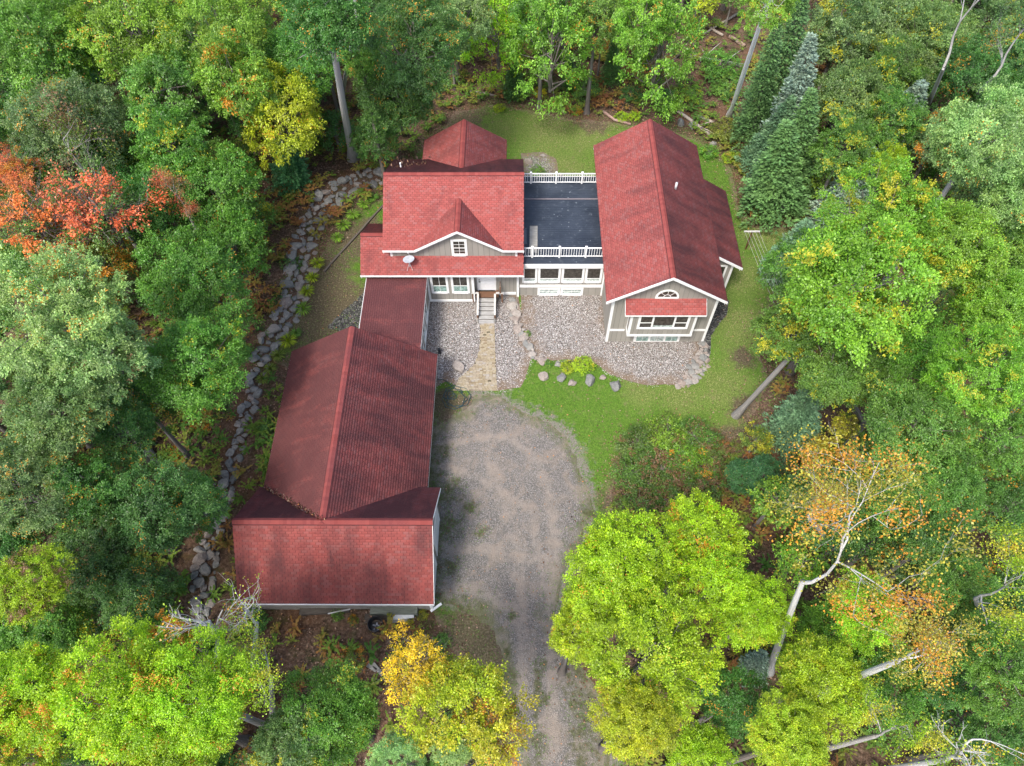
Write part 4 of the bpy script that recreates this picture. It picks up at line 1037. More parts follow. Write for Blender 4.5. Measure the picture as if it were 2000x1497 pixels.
cx, cy = G(1456, 487)
cl = thing('clothesline', 'T-shaped clothesline with white crossbar and five wires on the east lawn', 'clothesline', (cx, cy, 0)); cl['world_built'] = True
mb = MB(); mb.tube([(cx, cy, 0), (cx - 0.1, cy - 0.2, 2.05)], 0.055, 8); mb.build('post', M_RUST, cl)
mb = MB(); mb.box(cx - 0.7, cx + 0.45, cy - 0.25, cy - 0.15, 2.03, 2.11); mb.build('crossbar', M_WOODPALE, cl)
ex, ey = G(1535, 690)
mb = MB(); mb.tube([(ex, ey, 0), (ex, ey, 2.05)], 0.055, 8); mb.build('post', M_RUST, cl)
mb = MB(); mb.box(ex - 0.57, ex + 0.57, ey - 0.04, ey + 0.04, 2.03, 2.11); mb.build('crossbar', M_WOODPALE, cl)
for k in range(5):
    a = Vector((cx - 0.65 + k * 0.26, cy - 0.26, 2.06)); b = Vector((ex - 0.52 + k * 0.26, ey + 0.05, 2.06)); m_ = (a + b) / 2 - Vector((0, 0, 0.12))
    mb = MB(); mb.tube([a, m_, b], 0.008, 4); mb.build('wire', M_WOODPALE, cl)

hx, hy = G(885, 775)
ho = []
for k in range(150):
    a = k * 0.21; rr = 0.55 + 0.35 * math.sin(k * 0.045) + 0.05 * math.sin(k * 1.7)
    ho.append((hx + math.cos(a) * rr + 0.25 * math.sin(k * 0.05), hy + math.sin(a) * rr * 1.0 + 0.2 * math.cos(k * 0.07), 0.05 + 0.02 * math.sin(k * 0.9)))
ho += [(hx - 0.2, hy + 0.9, 0.05), (hx - 0.7, hy + 1.3, 0.05), (hx - 1.1, hy + 1.3, 0.05)]
mb = MB(); mb.tube(ho, 0.026, 5); tag(mb.build('garden_hose', M_HOSE, smooth=True), 'dark garden hose lying in loose coils beside the garage', 'hose')
mb = MB(); x, y = G(859, 690); mb.box(x - 0.12, x + 0.12, y - 0.1, y + 0.1, 0.0, 0.05); mb.tube([(x, y, 0.05), (x, y, 0.35)], 0.03, 6); mb.box(x - 0.1, x + 0.1, y - 0.1, y + 0.1, 0.35, 0.5); tag(mb.build('garden_lamp', M_BLACK), 'small black lamp on the pebbles by the garage corner', 'lamp')

tx, ty = G(736, 1224)
tub = thing('black_tub', 'round black tub with a pale star-shaped bottom behind the garage', 'tub', (tx, ty, 0)); tub['world_built'] = True
mb = MB(); n = 24
for j in range(n):
    a0, a1 = 2 * PI * j / n, 2 * PI * (j + 1) / n
    q = lambda a, r, z: (tx + math.cos(a) * r, ty + math.sin(a) * r, z)
    mb.poly([q(a0, 0.34, 0), q(a1, 0.34, 0), q(a1, 0.42, 0.6), q(a0, 0.42, 0.6)]); mb.poly([q(a1, 0.31, 0.06), q(a0, 0.31, 0.06), q(a0, 0.39, 0.6), q(a1, 0.39, 0.6)])
    mb.poly([q(a0, 0.42, 0.6), q(a1, 0.42, 0.6), q(a1, 0.39, 0.6), q(a0, 0.39, 0.6)]); mb.poly([q(a0, 0.31, 0.06), q(a1, 0.31, 0.06), (tx, ty, 0.06)])
mb.build('shell', M_BLACK, tub)
mb = MB()
for k in range(5):
    a = 2 * PI * k / 5 + 0.3; d = Vector((math.cos(a), math.sin(a), 0)); s_2 = Vector((-d.y, d.x, 0)); c_ = Vector((tx, ty, 0.075))
    mb.poly([c_ - s_2 * 0.05, c_ + d * 0.22 - s_2 * 0.03, c_ + d * 0.25 + s_2 * 0.03, c_ + s_2 * 0.05])
mb.build('star_mark', M_DISH, tub)
def board(u0, v0, u1, v1, w, z, th, mat, name, label, cat):
    a, b = Vector((*G(u0, v0, z), z)), Vector((*G(u1, v1, z), z)); d = b - a; s2 = Vector((-d.y, d.x, 0)).normalized() * w
    mb = MB(); mb.hexa(a - s2 / 2 - Vector((0, 0, th)), d, s2, (0, 0, th)); return tag(mb.build(name, mat), label, cat)
board(723, 1190, 815, 1190, 0.5, 0.55, 0.5, M_PLY, 'plywood_crate', 'greenish weathered plywood box under the garage eave', 'crate')
board(712, 1208, 805, 1202, 0.5, 0.14, 0.12, M_WOODDARK, 'plank_stack', 'dark brown boards lying in front of the plywood box', 'boards')
board(768, 1204, 808, 1200, 0.36, 0.30, 0.15, M_WHITEPL, 'white_panel', 'white panel leaning on the dark boards behind the garage', 'panel')
board(766, 1213, 796, 1209, 0.22, 0.20, 0.06, M_WOODGREY, 'grey_board', 'short grey board below the white panel', 'board')
board(585, 1192, 682, 1186, 0.5, 0.3, 0.25, M_WOODDARK, 'lumber_pile', 'pile of dark old lumber under the left part of the garage eave', 'lumber')
board(640, 1199, 684, 1190, 0.07, 0.34, 0.03, M_METAL, 'metal_strip', 'thin shiny strip lying on the dark lumber pile', 'strip')
board(841, 1194, 862, 1179, 0.13, 0.25, 0.08, M_WHITEPL, 'gutter_piece', 'short white gutter piece sticking out at the garage corner', 'gutter')
board(828, 1240, 832, 1265, 0.22, 0.06, 0.05, M_WOODGREY, 'grey_board', 'pale board lying in the leaves above the yellow tree', 'board')
for (a, b, c, d, lab) in ((728, 1296, 756, 1330, 'grey plank in the brush pile left of the yellow tree'), (700, 1288, 735, 1310, 'upper grey plank in the brush pile left of the yellow tree'), (745, 1322, 782, 1334, 'lower grey plank in the brush pile left of the yellow tree')):
    board(a, b, c, d, 0.2, 0.12, 0.05, M_WOODGREY, 'old_plank', lab, 'plank')

# timber edging of the west lawn
te = thing('timber_edging', 'long dark landscape timbers edging the west lawn below the boulder wall', 'edging', (*G(745, 405), 0)); te['world_built'] = True
tp = PX([(748, 402), (722, 430), (703, 452), (676, 482), (652, 508), (632, 532)])
for a, b in zip(tp[:-1], tp[1:]):
    d = Vector((b[0] - a[0], b[1] - a[1], 0)); s2 = Vector((-d.y, d.x, 0)).normalized() * 0.15
    mb = MB(); mb.hexa(Vector((a[0], a[1], 0)) + d * 0.01, d * 0.98, s2, (0, 0, 0.14)); mb.build('timber', M_WOODDARK, te)

# fallen logs
def log(pts, r0, r1, label, mat_col=(0.30, 0.28, 0.25), name='fallen_log', branches=0):
    P = [Vector((*G(u, v, 0.15), tz(*G(u, v, 0.15)) + 0.15)) for u, v in pts]
    mb = MB(); n = len(P); mb.tube(P, [r0 + (r1 - r0) * k / (n - 1) for k in range(n)], 8)
    for k in range(branches):
        p = P[0].lerp(P[-1], R_.uniform(0.3, 0.95)); d = Vector((R_.uniform(-1, 1), R_.uniform(-1, 1), R_.uniform(0.1, 0.6))).normalized() * R_.uniform(0.8, 2.0)
        mb.tube([p, p + d * 0.5 + Vector((0, 0, 0.1)), p + d], [r1 * 0.5, r1 * 0.35, 0.01], 5)
    o = mb.build(name, M_BARK, smooth=True); o.color = (*mat_col, 1); return tag(o, label, 'log')
log([(1455, 132), (1400, 122), (1342, 110)], 0.22, 0.14, 'long grey fallen log lying between the lime tree and the birch', (0.34, 0.33, 0.30), branches=7)
log([(1178, 218), (1200, 234), (1232, 243)], 0.13, 0.10, 'curved pinkish log at the back edge of the north lawn', (0.36, 0.24, 0.20))
log([(918, 178), (948, 183), (978, 189)], 0.12, 0.08, 'slim fallen log on the slope behind the back wing', (0.30, 0.26, 0.22))
log([(1452, 20), (1410, 45), (1372, 68)], 0.13, 0.08, 'thin fallen trunk in the far clearing behind the right gable', (0.32, 0.29, 0.25), branches=3)
log([(1425, 70), (1440, 78), (1455, 88)], 0.2, 0.18, 'short thick brown log in the far clearing', (0.30, 0.22, 0.17))
log([(1322, 216), (1350, 235), (1388, 264)], 0.16, 0.12, 'weathered log running past the two stump-like rocks', (0.38, 0.33, 0.28), branches=2)
log([(1362, 226), (1378, 230), (1392, 238)], 0.14, 0.1, 'short pale log upright of the weathered log by the rocks', (0.40, 0.34, 0.28))
log([(1262, 182), (1278, 190)], 0.16, 0.12, 'short bleached log among shrubs behind the right gable', (0.42, 0.36, 0.31))
log([(250, 835), (282, 868), (318, 925)], 0.3, 0.34, 'thick bare grey limb lying between the dark trees west of the garage', (0.28, 0.26, 0.24))
log([(1380, 49), (1398, 62), (1412, 70)], 0.14, 0.12, 'pale broken log left of the short thick brown one', (0.36, 0.3, 0.24))

# ---------------------------------------------------------------- trees
def leaf_quads(C, D, Nn, L, W_, fold=0.18):
    D = D / (np.linalg.norm(D, axis=1)[:, None] + 1e-9)
    S = np.cross(D, Nn); S /= (np.linalg.norm(S, axis=1)[:, None] + 1e-9); U = np.cross(S, D)
    L = L[:, None]; W_ = W_[:, None]
    V = np.stack([C, C + D * L * 0.45 + S * W_ * 0.5 + U * W_ * fold, C + D * L, C + D * L * 0.45 - S * W_ * 0.5 + U * W_ * fold], 1)
    return V.reshape(-1, 3)
def quads_mesh(name, V, mat, rnd, clump=None):
    n = len(V) // 4; F = np.arange(n * 4).reshape(n, 4)
    at = {'rnd': rnd}
    if clump is not None: at['clump'] = clump
    return fast_mesh(name, V, F, mat, at)
def unit(v): return v / (np.linalg.norm(v, axis=-1, keepdims=True) + 1e-9)

def make_broadleaf(seed, R, nclump, per, leaf=0.17, flat=0.8, layered=0.0, sparse=0.0, bare=0, csize=0.30, ragged=0.42):
    """returns (crown mesh, limb mesh) round a crown centre at z=0, radius about R"""
    r = np.random.default_rng(seed)
    # lobes: the crown is a union of big boughs of different reach
    nl = 13; lob = unit(r.normal(size=(nl, 3)) * [1, 1, 0.55] + [0, 0, 0.25]); reach = r.uniform(1 - ragged, 1.12, nl)
    k = np.arange(nclump) + 0.5
    phi = np.arccos(1 - 2 * k / nclump); th_ = PI * (1 + 5 ** 0.5) * k
    dirs = np.stack([np.cos(th_) * np.sin(phi), np.sin(th_) * np.sin(phi), np.cos(phi)], 1) + r.normal(size=(nclump, 3)) * 0.12
    dirs = unit(dirs); dots = dirs @ lob.T; w = np.exp(11 * (dots - 1)); rad = (w @ reach) / w.sum(1)
    rad *= 0.72 + 0.30 * np.clip((dots.max(1) - 0.7) / 0.3, 0, 1)
    depth = np.where(r.random(nclump) < 0.72, r.uniform(0.82, 1.0, nclump), r.uniform(0.35, 0.8, nclump))
    P = dirs * (rad * depth * R)[:, None]; P[:, 2] *= flat
    keep = (dirs[:, 2] > -0.75) & (r.random(nclump) > sparse); P, dirs = P[keep], dirs[keep]
    if layered: P[:, 2] = P[:, 2] * (1 - layered) + np.round(P[:, 2] / 1.1) * 1.1 * layered
    n = len(P); cs = R * csize * r.uniform(0.7, 1.25, n); cl = r.random(n)
    Cs, Ds, Ns, Cl, Tt = [], [], [], [], []
    for i in range(n):
        m = int(per * r.uniform(0.7, 1.3) * (cs[i] / (R * csize)) ** 1.5); ntw = r.integers(6, 10)
        d = unit(dirs[i] * [1, 1, 0.6] + [0, 0, 0.35])
        tw = unit(r.normal(size=(ntw, 3)) * [1, 1, 0.45] + d * 0.75) * r.uniform(0.55, 1.1, (ntw, 1))
        j = r.integers(0, ntw, m); t_ = r.random(m) ** 0.6
        spread = 0.10 + 0.10 * (1 - t_)
        c = P[i] + tw[j] * (t_ * cs[i])[:, None] + r.normal(size=(m, 3)) * (spread * cs[i])[:, None] * [1, 1, 0.6]
        c[:, 2] -= 0.25 * cs[i] * t_ ** 2
        Cs.append(c); Ds.append(unit(tw[j]) + r.normal(size=(m, 3)) * 0.55 + [0, 0, -0.35]); Ns.append(d * 0.8 + [0, 0, 0.7] + r.normal(size=(m, 3)) * 0.42)
        Cl.append(np.full(m, cl[i])); Tt.append(t_)
    C, D, Nn, Cl = map(np.concatenate, (Cs, Ds, Ns, Cl)); m = len(C)
    Ls = leaf * r.uniform(0.7, 1.3, m)
    V = leaf_quads(C, D, unit(Nn), Ls, Ls * r.uniform(0.5, 0.75, m))
    crown = quads_mesh('crown', V, M_LEAF, np.clip(r.normal(0.5, 0.22, m), 0, 1), np.clip(Cl + r.normal(0, 0.05, m), 0, 1))
    # limbs
    mb = MB(); root = np.array([0, 0, -R * flat * 0.75]); top = np.array([0, 0, R * flat * 0.45]); rr = random.Random(seed)
    tr = 0.035 * R + 0.05
    mb.tube([tuple(root), (0.06 * R, 0.03 * R, -0.2 * R), tuple(top)], [tr, tr * 0.7, tr * 0.25], 6)
    idx = list(range(n)); rr.shuffle(idx)
    for i in idx[: (26 + bare * 14)]:
        h = rr.uniform(0.0, 0.75); a = root * (1 - h) + top * h; b = P[i] * 0.97
        if np.linalg.norm(b - a) < 0.4: continue
        mid = (a + b) / 2 + np.array([rr.uniform(-.1, .1), rr.uniform(-.1, .1), -0.06]) * R
        w0 = tr * rr.uniform(0.22, 0.5) * (1 - 0.4 * h) * (0.75 if bare else 1)
        mb.tube([a, mid, b], [w0, w0 * 0.65, w0 * 0.22], 4, cap=False)
        if bare:
            for q in range(5):
                s0 = mid + (b - mid) * rr.uniform(0, 1); dd = (b - a) / np.linalg.norm(b - a) + np.array([rr.gauss(0, .6), rr.gauss(0, .6), rr.gauss(0.15, .4)])
                ln = R * rr.uniform(0.15, 0.38); e_ = s0 + dd * ln * 0.7
                mb.tube([s0, s0 + dd * ln * 0.35 + np.array([0, 0, 0.03 * R]), e_], [w0 * 0.4, w0 * 0.25, 0.006], 3, cap=False)
                for w_ in range(2):
                    s1 = s0 + (e_ - s0) * rr.uniform(0.3, 0.9); d2 = dd + np.array([rr.gauss(0, .8), rr.gauss(0, .8), rr.gauss(0, .5)])
                    mb.tube([s1, s1 + d2 * ln * 0.35], [w0 * 0.18, 0.005], 3, cap=False)
    limbs = mb.mesh('limbs', M_BARK, None, True)
    return crown, limbs

def make_conifer(seed, H, R, leaf=0.2, dens=1.0, soft=False):
    """base at z=0, apex at H"""
    r = np.random.default_rng(seed); C, D, Nn, Cl = [], [], [], []
    z = 0.12 * H if not soft else 0.02 * H; lv = 0
    while z < H * 0.99:
        f = 1 - z / H; br = R * (f ** (0.8 if not soft else 0.6)) * r.uniform(0.88, 1.1) + 0.06
        nb = max(5, int(7 + 7 * f)); a0 = r.uniform(0, 6)
        for b in range(nb):
            a = a0 + 2 * PI * b / nb + r.normal(0, 0.12); L = br * r.uniform(0.78, 1.15)
            m = int((14 + 46 * L / 2.0) * dens); t_ = r.random(m) ** 0.65; side = r.choice([-1, 1], m)
            ca, sa = math.cos(a), math.sin(a); wd = (0.32 * L * (1 - t_) + 0.10) * r.random(m)
            x = t_ * L; yy = side * wd; zz = z - 0.28 * L * t_ ** 1.2 + 0.12 * L * t_ ** 3 + r.normal(0, 0.03, m)
            C.append(np.stack([ca * x - sa * yy, sa * x + ca * yy, zz], 1))
            dx_, dy_ = 0.75 + 0 * t_, side * r.uniform(0.3, 1.0, m)
            D.append(np.stack([ca * dx_ - sa * dy_, sa * dx_ + ca * dy_, -0.1 + r.normal(0, 0.2, m) + 0.3 * t_], 1))
            Nn.append(np.stack([ca * 0.35 + r.normal(0, .3, m), sa * 0.35 + r.normal(0, .3, m), np.ones(m)], 1)); Cl.append(np.full(m, r.random()))
        z += (0.20 + 0.16 * f) * (H / 9) ** 0.3; lv += 1
    C, D, Nn, Cl = map(np.concatenate, (C, D, Nn, Cl)); m = len(C)
    Ls = leaf * r.uniform(0.7, 1.3, m); V = leaf_quads(C, D, unit(Nn), Ls, Ls * 0.42, 0.1)
    return quads_mesh('crown', V, M_NEEDLE, np.clip(r.normal(0.45, 0.2, m), 0, 1), Cl)

V_S = [make_broadleaf(50 + k, 1.6, 46, 95, 0.115, 0.85, csize=0.34) for k in range(3)]
V_M = [make_broadleaf(10 + k, 3.0, 125, 210, 0.122, (0.8, 0.95, 0.75, 0.9)[k], (0, 0, 0.5, 0)[k], csize=(0.24, 0.26, 0.22, 0.25)[k]) for k in range(4)]
V_L = [make_broadleaf(20 + k, 4.6, 260, 215, 0.130, (0.75, 0.85, 0.8)[k], csize=(0.185, 0.2, 0.17)[k], ragged=0.5) for k in range(3)]
V_LAY = [make_broadleaf(30, 3.0, 115, 150, 0.135, 1.15, 0.85, 0.15, csize=0.27, ragged=0.4)]
def make_snag(seed, R, nleaf=260, lsp=0.16, lsz=0.13, w0=0.12, deep=4):
    """a bare dead crown of forking limbs with a few leaves left at the tips"""
    rr = random.Random(seed); mb = MB(); tips = []
    def grow(p, d, L, w, lv):
        n = 4; pts = [p]; q = p
        for k in range(n):
            d = (d + Vector((rr.gauss(0, .16), rr.gauss(0, .16), rr.gauss(0.03, .12)))).normalized(); q = q + d * (L / n); pts.append(q)
        mb.tube(pts, [w * (1 - 0.55 * k / n) for k in range(n + 1)], 5 if lv < 2 else 3, cap=False)
        if lv >= 2: tips.extend(pts[2:])
        if lv >= deep: return
        for k in range(rr.choice([2, 3, 3]) + (1 if lv == 0 else 0)):
            a = pts[rr.randint(1, n)]; ax_ = Vector((rr.gauss(0, 1), rr.gauss(0, 1), rr.gauss(0, 1))).normalized()
            grow(a, (d + ax_ * rr.uniform(0.6, 1.1)).normalized(), L * rr.uniform(0.55, 0.82), w * rr.uniform(0.4, 0.62), lv + 1)
    grow(Vector((0, 0, -R * 0.8)), Vector((0.1, 0.05, 1)).normalized(), R * 1.15, w0, 0)
    r = np.random.default_rng(seed); T = np.array([tuple(t_) for t_ in tips])
    mu = T.mean(0); sx, sy = mu[0] / (mu[2] + 0.8 * R), mu[1] / (mu[2] + 0.8 * R); sc_ = 0.92 * R / np.percentile(np.hypot(T[:, 0] - mu[0], T[:, 1] - mu[1]), 92)
    def fix(A):
        A = np.array(A, float); h_ = A[:, 2] + 0.8 * R; A[:, 0] -= sx * h_; A[:, 1] -= sy * h_; g_ = 1 + (sc_ - 1) * np.clip(h_ / (0.6 * R), 0, 1)
        A[:, 0] *= g_; A[:, 1] *= g_; return A
    T = fix(T); mb.v = [tuple(q) for q in fix(mb.v)]; ix = r.integers(0, len(T), nleaf); clv = r.random(len(T)); T = T[ix] + r.normal(0, lsp, (nleaf, 3)); Ls = lsz * r.uniform(0.7, 1.3, nleaf)
    V = leaf_quads(T, r.normal(size=(nleaf, 3)), unit(r.normal(size=(nleaf, 3)) * 0.6 + [0, 0, 1]), Ls, Ls * 0.7)
    return quads_mesh('crown', V, M_LEAF, r.random(nleaf), np.clip(0.5 + 0.5 * np.sin(T[:, 0] * 1.7 + T[:, 1] * 1.3 + seed) + r.normal(0, 0.1, nleaf), 0, 1)), mb.mesh('limbs', M_BARK, None, True)
V_SNAG = [make_snag(5, 2.2), make_snag(8, 2.2)]
V_BARE = [make_snag(11, 3.2, 4200, 0.26, 0.12, 0.11, 5), make_snag(14, 4.4, 7800, 0.34, 0.12, 0.115, 5)]
V_RED = [make_broadleaf(47, 3.4, 90, 190, 0.12, 0.85, 0, 0.35, 1, csize=0.26, ragged=0.8), make_broadleaf(48, 3.4, 90, 190, 0.12, 0.85, 0, 0.35, 1, csize=0.26, ragged=0.8)]
CON = {'tall': make_conifer(1, 11, 2.3), 'mid': make_conifer(2, 6, 1.7, 0.18), 'small': make_conifer(3, 3.0, 1.0, 0.16), 'pine': make_conifer(4, 4.6, 2.3, 0.17, 1.5, True)}
TR = []
for k in range(3):
    mb = MB(); n = 9
    pts = [(0.25 * math.sin(k * 2 + t * 2.4) * t * (1 - t) * 2, 0.25 * math.cos(k + t * 2) * t * (1 - t) * 2, t) for t in [i / n for i in range(n + 1)]]
    # unit trunk: radius 1 at breast height, flared foot
    bm = MB()
    bm.tube([(p[0], p[1], p[2]) for p in pts], [1.35, 1.02, 0.97, 0.92, 0.87, 0.82, 0.76, 0.70, 0.62, 0.52], 9)
    # rings must stay horizontal under strong z scaling
    for i in range(n + 1):
        c_ = pts[i]; rad = [1.9, 1.05, 0.97, 0.92, 0.87, 0.82, 0.76, 0.70, 0.62, 0.52][i]
        for j in range(9):
            q = 2 * PI * j / 9; bm.v[i * 9 + j] = (c_[0] + math.cos(q) * rad, c_[1] + math.sin(q) * rad, c_[2])
    TR.append(bm.mesh('trunk', M_BARK, None, True))
for t_ in TR:
    b_ = bmesh.new(); b_.from_mesh(t_); bmesh.ops.recalc_face_normals(b_, faces=b_.faces); b_.to_mesh(t_); b_.free()

COLS = dict(G1=(0.120, 0.275, 0.042), G2=(0.082, 0.210, 0.044), G3=(0.150, 0.265, 0.085), L=(0.29, 0.48, 0.020), LY=(0.33, 0.46, 0.025), Y=(0.68, 0.56, 0.02), P=(0.27, 0.42, 0.15), D=(0.072, 0.180, 0.044),
            BL=(0.115, 0.235, 0.120), BG=(0.22, 0.33, 0.26), SP=(0.110, 0.240, 0.075), T=(0.060, 0.20, 0.070), OL=(0.16, 0.24, 0.04), GO=(0.38, 0.36, 0.03), GR=(0.185, 0.37, 0.040))
TINT = dict(g=(0.13, 0.24, 0.045), o=(0.58, 0.27, 0.03), y=(0.46, 0.44, 0.03), r=(0.60, 0.10, 0.05), b=(0.22, 0.13, 0.06), w=(0.42, 0.40, 0.2))
TREES = []
def tree(name, cat, label, var, u, v, rp, zc, col, aut=0.0, tint='o', base=None, bark=(0.19, 0.165, 0.145), tr=None, group=None, flat=1.0):
    """crown seen at photo place (u, v) with radius rp photo pixels and its centre zc metres up"""
    x, y = G(u, v, zc); R = rp / F_PX * depth_of(x, y, zc)
    bx, by = (x, y) if base is None else G(*base)
    bz = tz(bx, by)
    if var == 'LAY': flat = 1.45
    if var in ('M', 'L') and flat == 1.0 and name != 'forest_tree': flat = 1.3
    pool = {'S': V_S, 'M': V_M, 'L': V_L, 'LAY': V_LAY, 'B': V_BARE[:1], 'BB': V_BARE[1:], 'SNAG': V_SNAG, 'R': V_RED}[var]
    R0 = {'S': 1.6, 'M': 3.0, 'L': 4.6, 'LAY': 3.0, 'B': 3.2, 'BB': 4.4, 'SNAG': 2.2, 'R': 3.4}[var]
    crown, limbs = R_.choice(pool); k = R / R0
    t = thing(name, label, cat, (bx, by, bz), group)
    rz = R_.uniform(0, 2 * PI); rel = Vector((x - bx, y - by, zc - bz))
    c = link('crown', crown, t, rel); c.scale = (k, k, k * flat); c.rotation_euler = (0, 0, rz)
    jit = [R_.uniform(0.9, 1.1) for _ in range(3)]
    cc = COLS[col] if isinstance(col, str) else col
    c.color = (cc[0] * jit[0] * 1.0, cc[1] * jit[1], cc[2] * jit[2], 1)
    c['autumn'] = float(aut); c['tint'] = TINT[tint]
    l = link('limbs', limbs, t, rel); l.scale = (k, k, k * flat); l.rotation_euler = (0, 0, rz); l.color = (*bark, 1)
    w = tr if tr else 0.055 + 0.032 * R + 0.004 * zc
    tk = link('trunk', R_.choice(TR), t); h = zc - bz - 0.2 * R
    tk.scale = (w, w, 1); tk.color = (*bark, 1)
    # lean: shear the trunk towards the crown
    end = 0.72 if var in ('SNAG', 'B', 'BB') else 0.15
    d = Vector((rel.x, rel.y, rel.z - end * R * flat)); q = d.to_track_quat('Z', 'Y')
    tk.rotation_euler = q.to_euler(); tk.scale = (w, w, d.length); tk.location = (0, 0, -0.05)
    TREES.append((bx, by, x, y, R, label)); return t
def conifer(name, cat, label, kind, tip, base, col='SP', zt=None, R=None, group=None):
    """conifer with its foot at photo place base; height from the tip's photo place"""
    bx, by = G(*base); bz = tz(bx, by); H0, R0 = {'tall': (11, 2.3), 'mid': (6, 1.7), 'small': (3.0, 1.0), 'pine': (4.6, 2.3)}[kind]
    if zt is None:
        best = (1e9, 3)
        for k in range(4, 90):
            z = k * 0.2; tx_, ty_ = G(*tip, z); dd = math.hypot(tx_ - bx, ty_ - by)
            if dd < best[0]: best = (dd, z)
        zt = best[1]
    tx_, ty_ = G(*tip, zt); R = R or R0 * zt / H0
    t = thing(name, label, cat, (bx, by, bz), group)
    q = Vector((tx_ - bx, ty_ - by, zt - bz)).to_track_quat('Z', 'Y').to_euler()
    c = link('crown', CON[kind], t); c.scale = (R / R0, R / R0, (zt - bz) / H0); c.rotation_euler = q
    cc = COLS[col]; c.color = (*cc, 1); c['autumn'] = 0.0; c['tint'] = (0, 0, 0)
    tk = link('trunk', TR[0], t); tk.scale = (0.03 * R + 0.05, 0.03 * R + 0.05, (zt - bz) * 0.93); tk.rotation_euler = q; tk.color = (0.14, 0.12, 0.10, 1)
    TREES.append((bx, by, bx, by, R, label)); return t
MT, BT = 'maple tree', 'tree'
# ---- top left
tree('maple_tree', MT, 'bright green maple filling the top left corner', 'L', 85, 85, 125, 12, 'G1')
tree('maple_tree', MT, 'bright green maple right of the corner tree along the top left', 'L', 268, 62, 120, 12, 'GR')
tree('maple_tree', MT, 'green maple with yellowish sprays at the top, third tree from the left', 'L', 440, 75, 116, 12, 'GR', 0.05, 'y', base=(465, 160))
tree('maple_tree', MT, 'mid green maple below the second tree of the top left row', 'M', 330, 175, 88, 11, 'G1')
tree('maple_tree', MT, 'green maple with small orange tips left of the yellow-green crown', 'M', 465, 170, 90, 11.5, 'GR', 0.07, 'o', base=(480, 230))
tree('maple_tree', MT, 'yellow-green crown bulging over the dark gap above the blue pine', 'M', 545, 225, 86, 9, 'LY', base=(545, 262))
tree('maple_tree', MT, 'bright green crown beside the long bare trunk at upper left', 'M', 575, 118, 74, 10, 'G1', base=(585, 180))
tree('aspen_tree', 'aspen tree', 'dull grey-green rounded tree above the red maple', 'L', 142, 258, 112, 10, 'G3')
tree('maple_tree', MT, 'green tree left of the dull grey-green one, partly out of frame', 'M', 25, 190, 80, 9, 'G2')
tree('maple_tree', MT, 'light green leafy tree right of the dull grey-green one', 'M', 335, 285, 88, 10, 'G1', 0.04, 'y')
tree('maple_tree', MT, 'tall mid green tree in front of the blue pine on the left', 'M', 430, 370, 88, 8.5, 'G1', base=(450, 420))
tree('maple_tree', MT, 'dark green tree under the light green one at upper left', 'M', 320, 400, 80, 8, 'G2')
tree('maple_tree', MT, 'dark green tree between grey-green and orange trees', 'M', 215, 365, 62, 7, 'G2')
tree('maple_tree', MT, 'thin rust and olive tree with bare grey twigs behind the red maple', 'B', 170, 335, 98, 9.5, 'OL', 0.55, 'b', bark=(0.36, 0.34, 0.32))
tree('red_maple', MT, 'bright red maple crown on the left', 'R', 200, 425, 135, 10.5, (0.78, 0.19, 0.09), 0.38, 'g', base=(225, 470))
tree('red_maple', MT, 'red and orange maple at the left edge of the picture', 'R', 75, 445, 120, 10.5, (0.76, 0.22, 0.07), 0.35, 'g', base=(110, 500))
tree('red_maple', MT, 'small orange-red crown poking in at the left edge above the red maple', 'R', 20, 330, 60, 10.5, (0.52, 0.14, 0.06), 0.3, 'o')
tree('red_maple', MT, 'thin rusty branch tree with bare twigs right of the red maple', 'B', 355, 395, 48, 9.5, (0.34, 0.18, 0.09), 0.3, 'r', bark=(0.34, 0.32, 0.30))
tree('maple_tree', MT, 'yellowish-green lower crown showing through below the red maple', 'M', 150, 510, 95, 7.5, 'OL', 0.35, 'o')
tree('maple_tree', MT, 'olive tree under the rust-tipped one at the left edge', 'M', 20, 380, 62, 7, 'OL')
# ---- left middle
tree('aspen_tree', 'aspen tree', 'large pale silvery-green aspen below the red maple', 'L', 115, 610, 138, 14, 'P', base=(215, 740))
tree('aspen_tree', 'aspen tree', 'pale aspen crown right of and below the large silvery one', 'M', 205, 690, 98, 12.5, 'P', 0.03, 'b', base=(285, 770))
tree('maple_tree', MT, 'bright green maple between the aspens and the boulder wall, upper one', 'L', 385, 545, 122, 8.5, 'G1', base=(425, 600))
tree('maple_tree', MT, 'mid green tree overhanging the boulder wall beside the west lawn', 'M', 455, 480, 78, 7, 'G1', base=(470, 510))
tree('maple_tree', MT, 'bright green maple between the aspens and the garage, lower one', 'L', 385, 715, 118, 8.5, 'G1', 0.02, 'y', base=(425, 760))
tree('maple_tree', MT, 'dark green tree in the gap between aspens and bright maples', 'M', 270, 780, 70, 7.5, 'G2')
tree('aspen_tree', 'aspen tree', 'grey-green aspen at the left edge below the silvery one', 'L', 105, 805, 118, 12, 'G3', base=(190, 880))
tree('maple_tree', MT, 'dark green crown right of the grey-green aspen', 'M', 235, 845, 62, 9, 'G2')
tree('maple_tree', MT, 'dull green tree at the left edge, middle height', 'L', 45, 950, 102, 11, 'G3')
tree('maple_tree', MT, 'dull green crown right of the left-edge tree above the dark group', 'M', 175, 945, 78, 10, 'G2')
tree('maple_tree', MT, 'dark green tree leaning to the wall left of the garage corner', 'L', 300, 1000, 112, 8.5, 'G2', base=(345, 1030))
tree('maple_tree', MT, 'dark green tree closest to the garage wing on its left', 'M', 372, 985, 66, 7, 'G2', base=(385, 1010))
tree('maple_tree', MT, 'deep green tree left of the dark group near the lower left', 'L', 175, 1085, 98, 9, 'D')
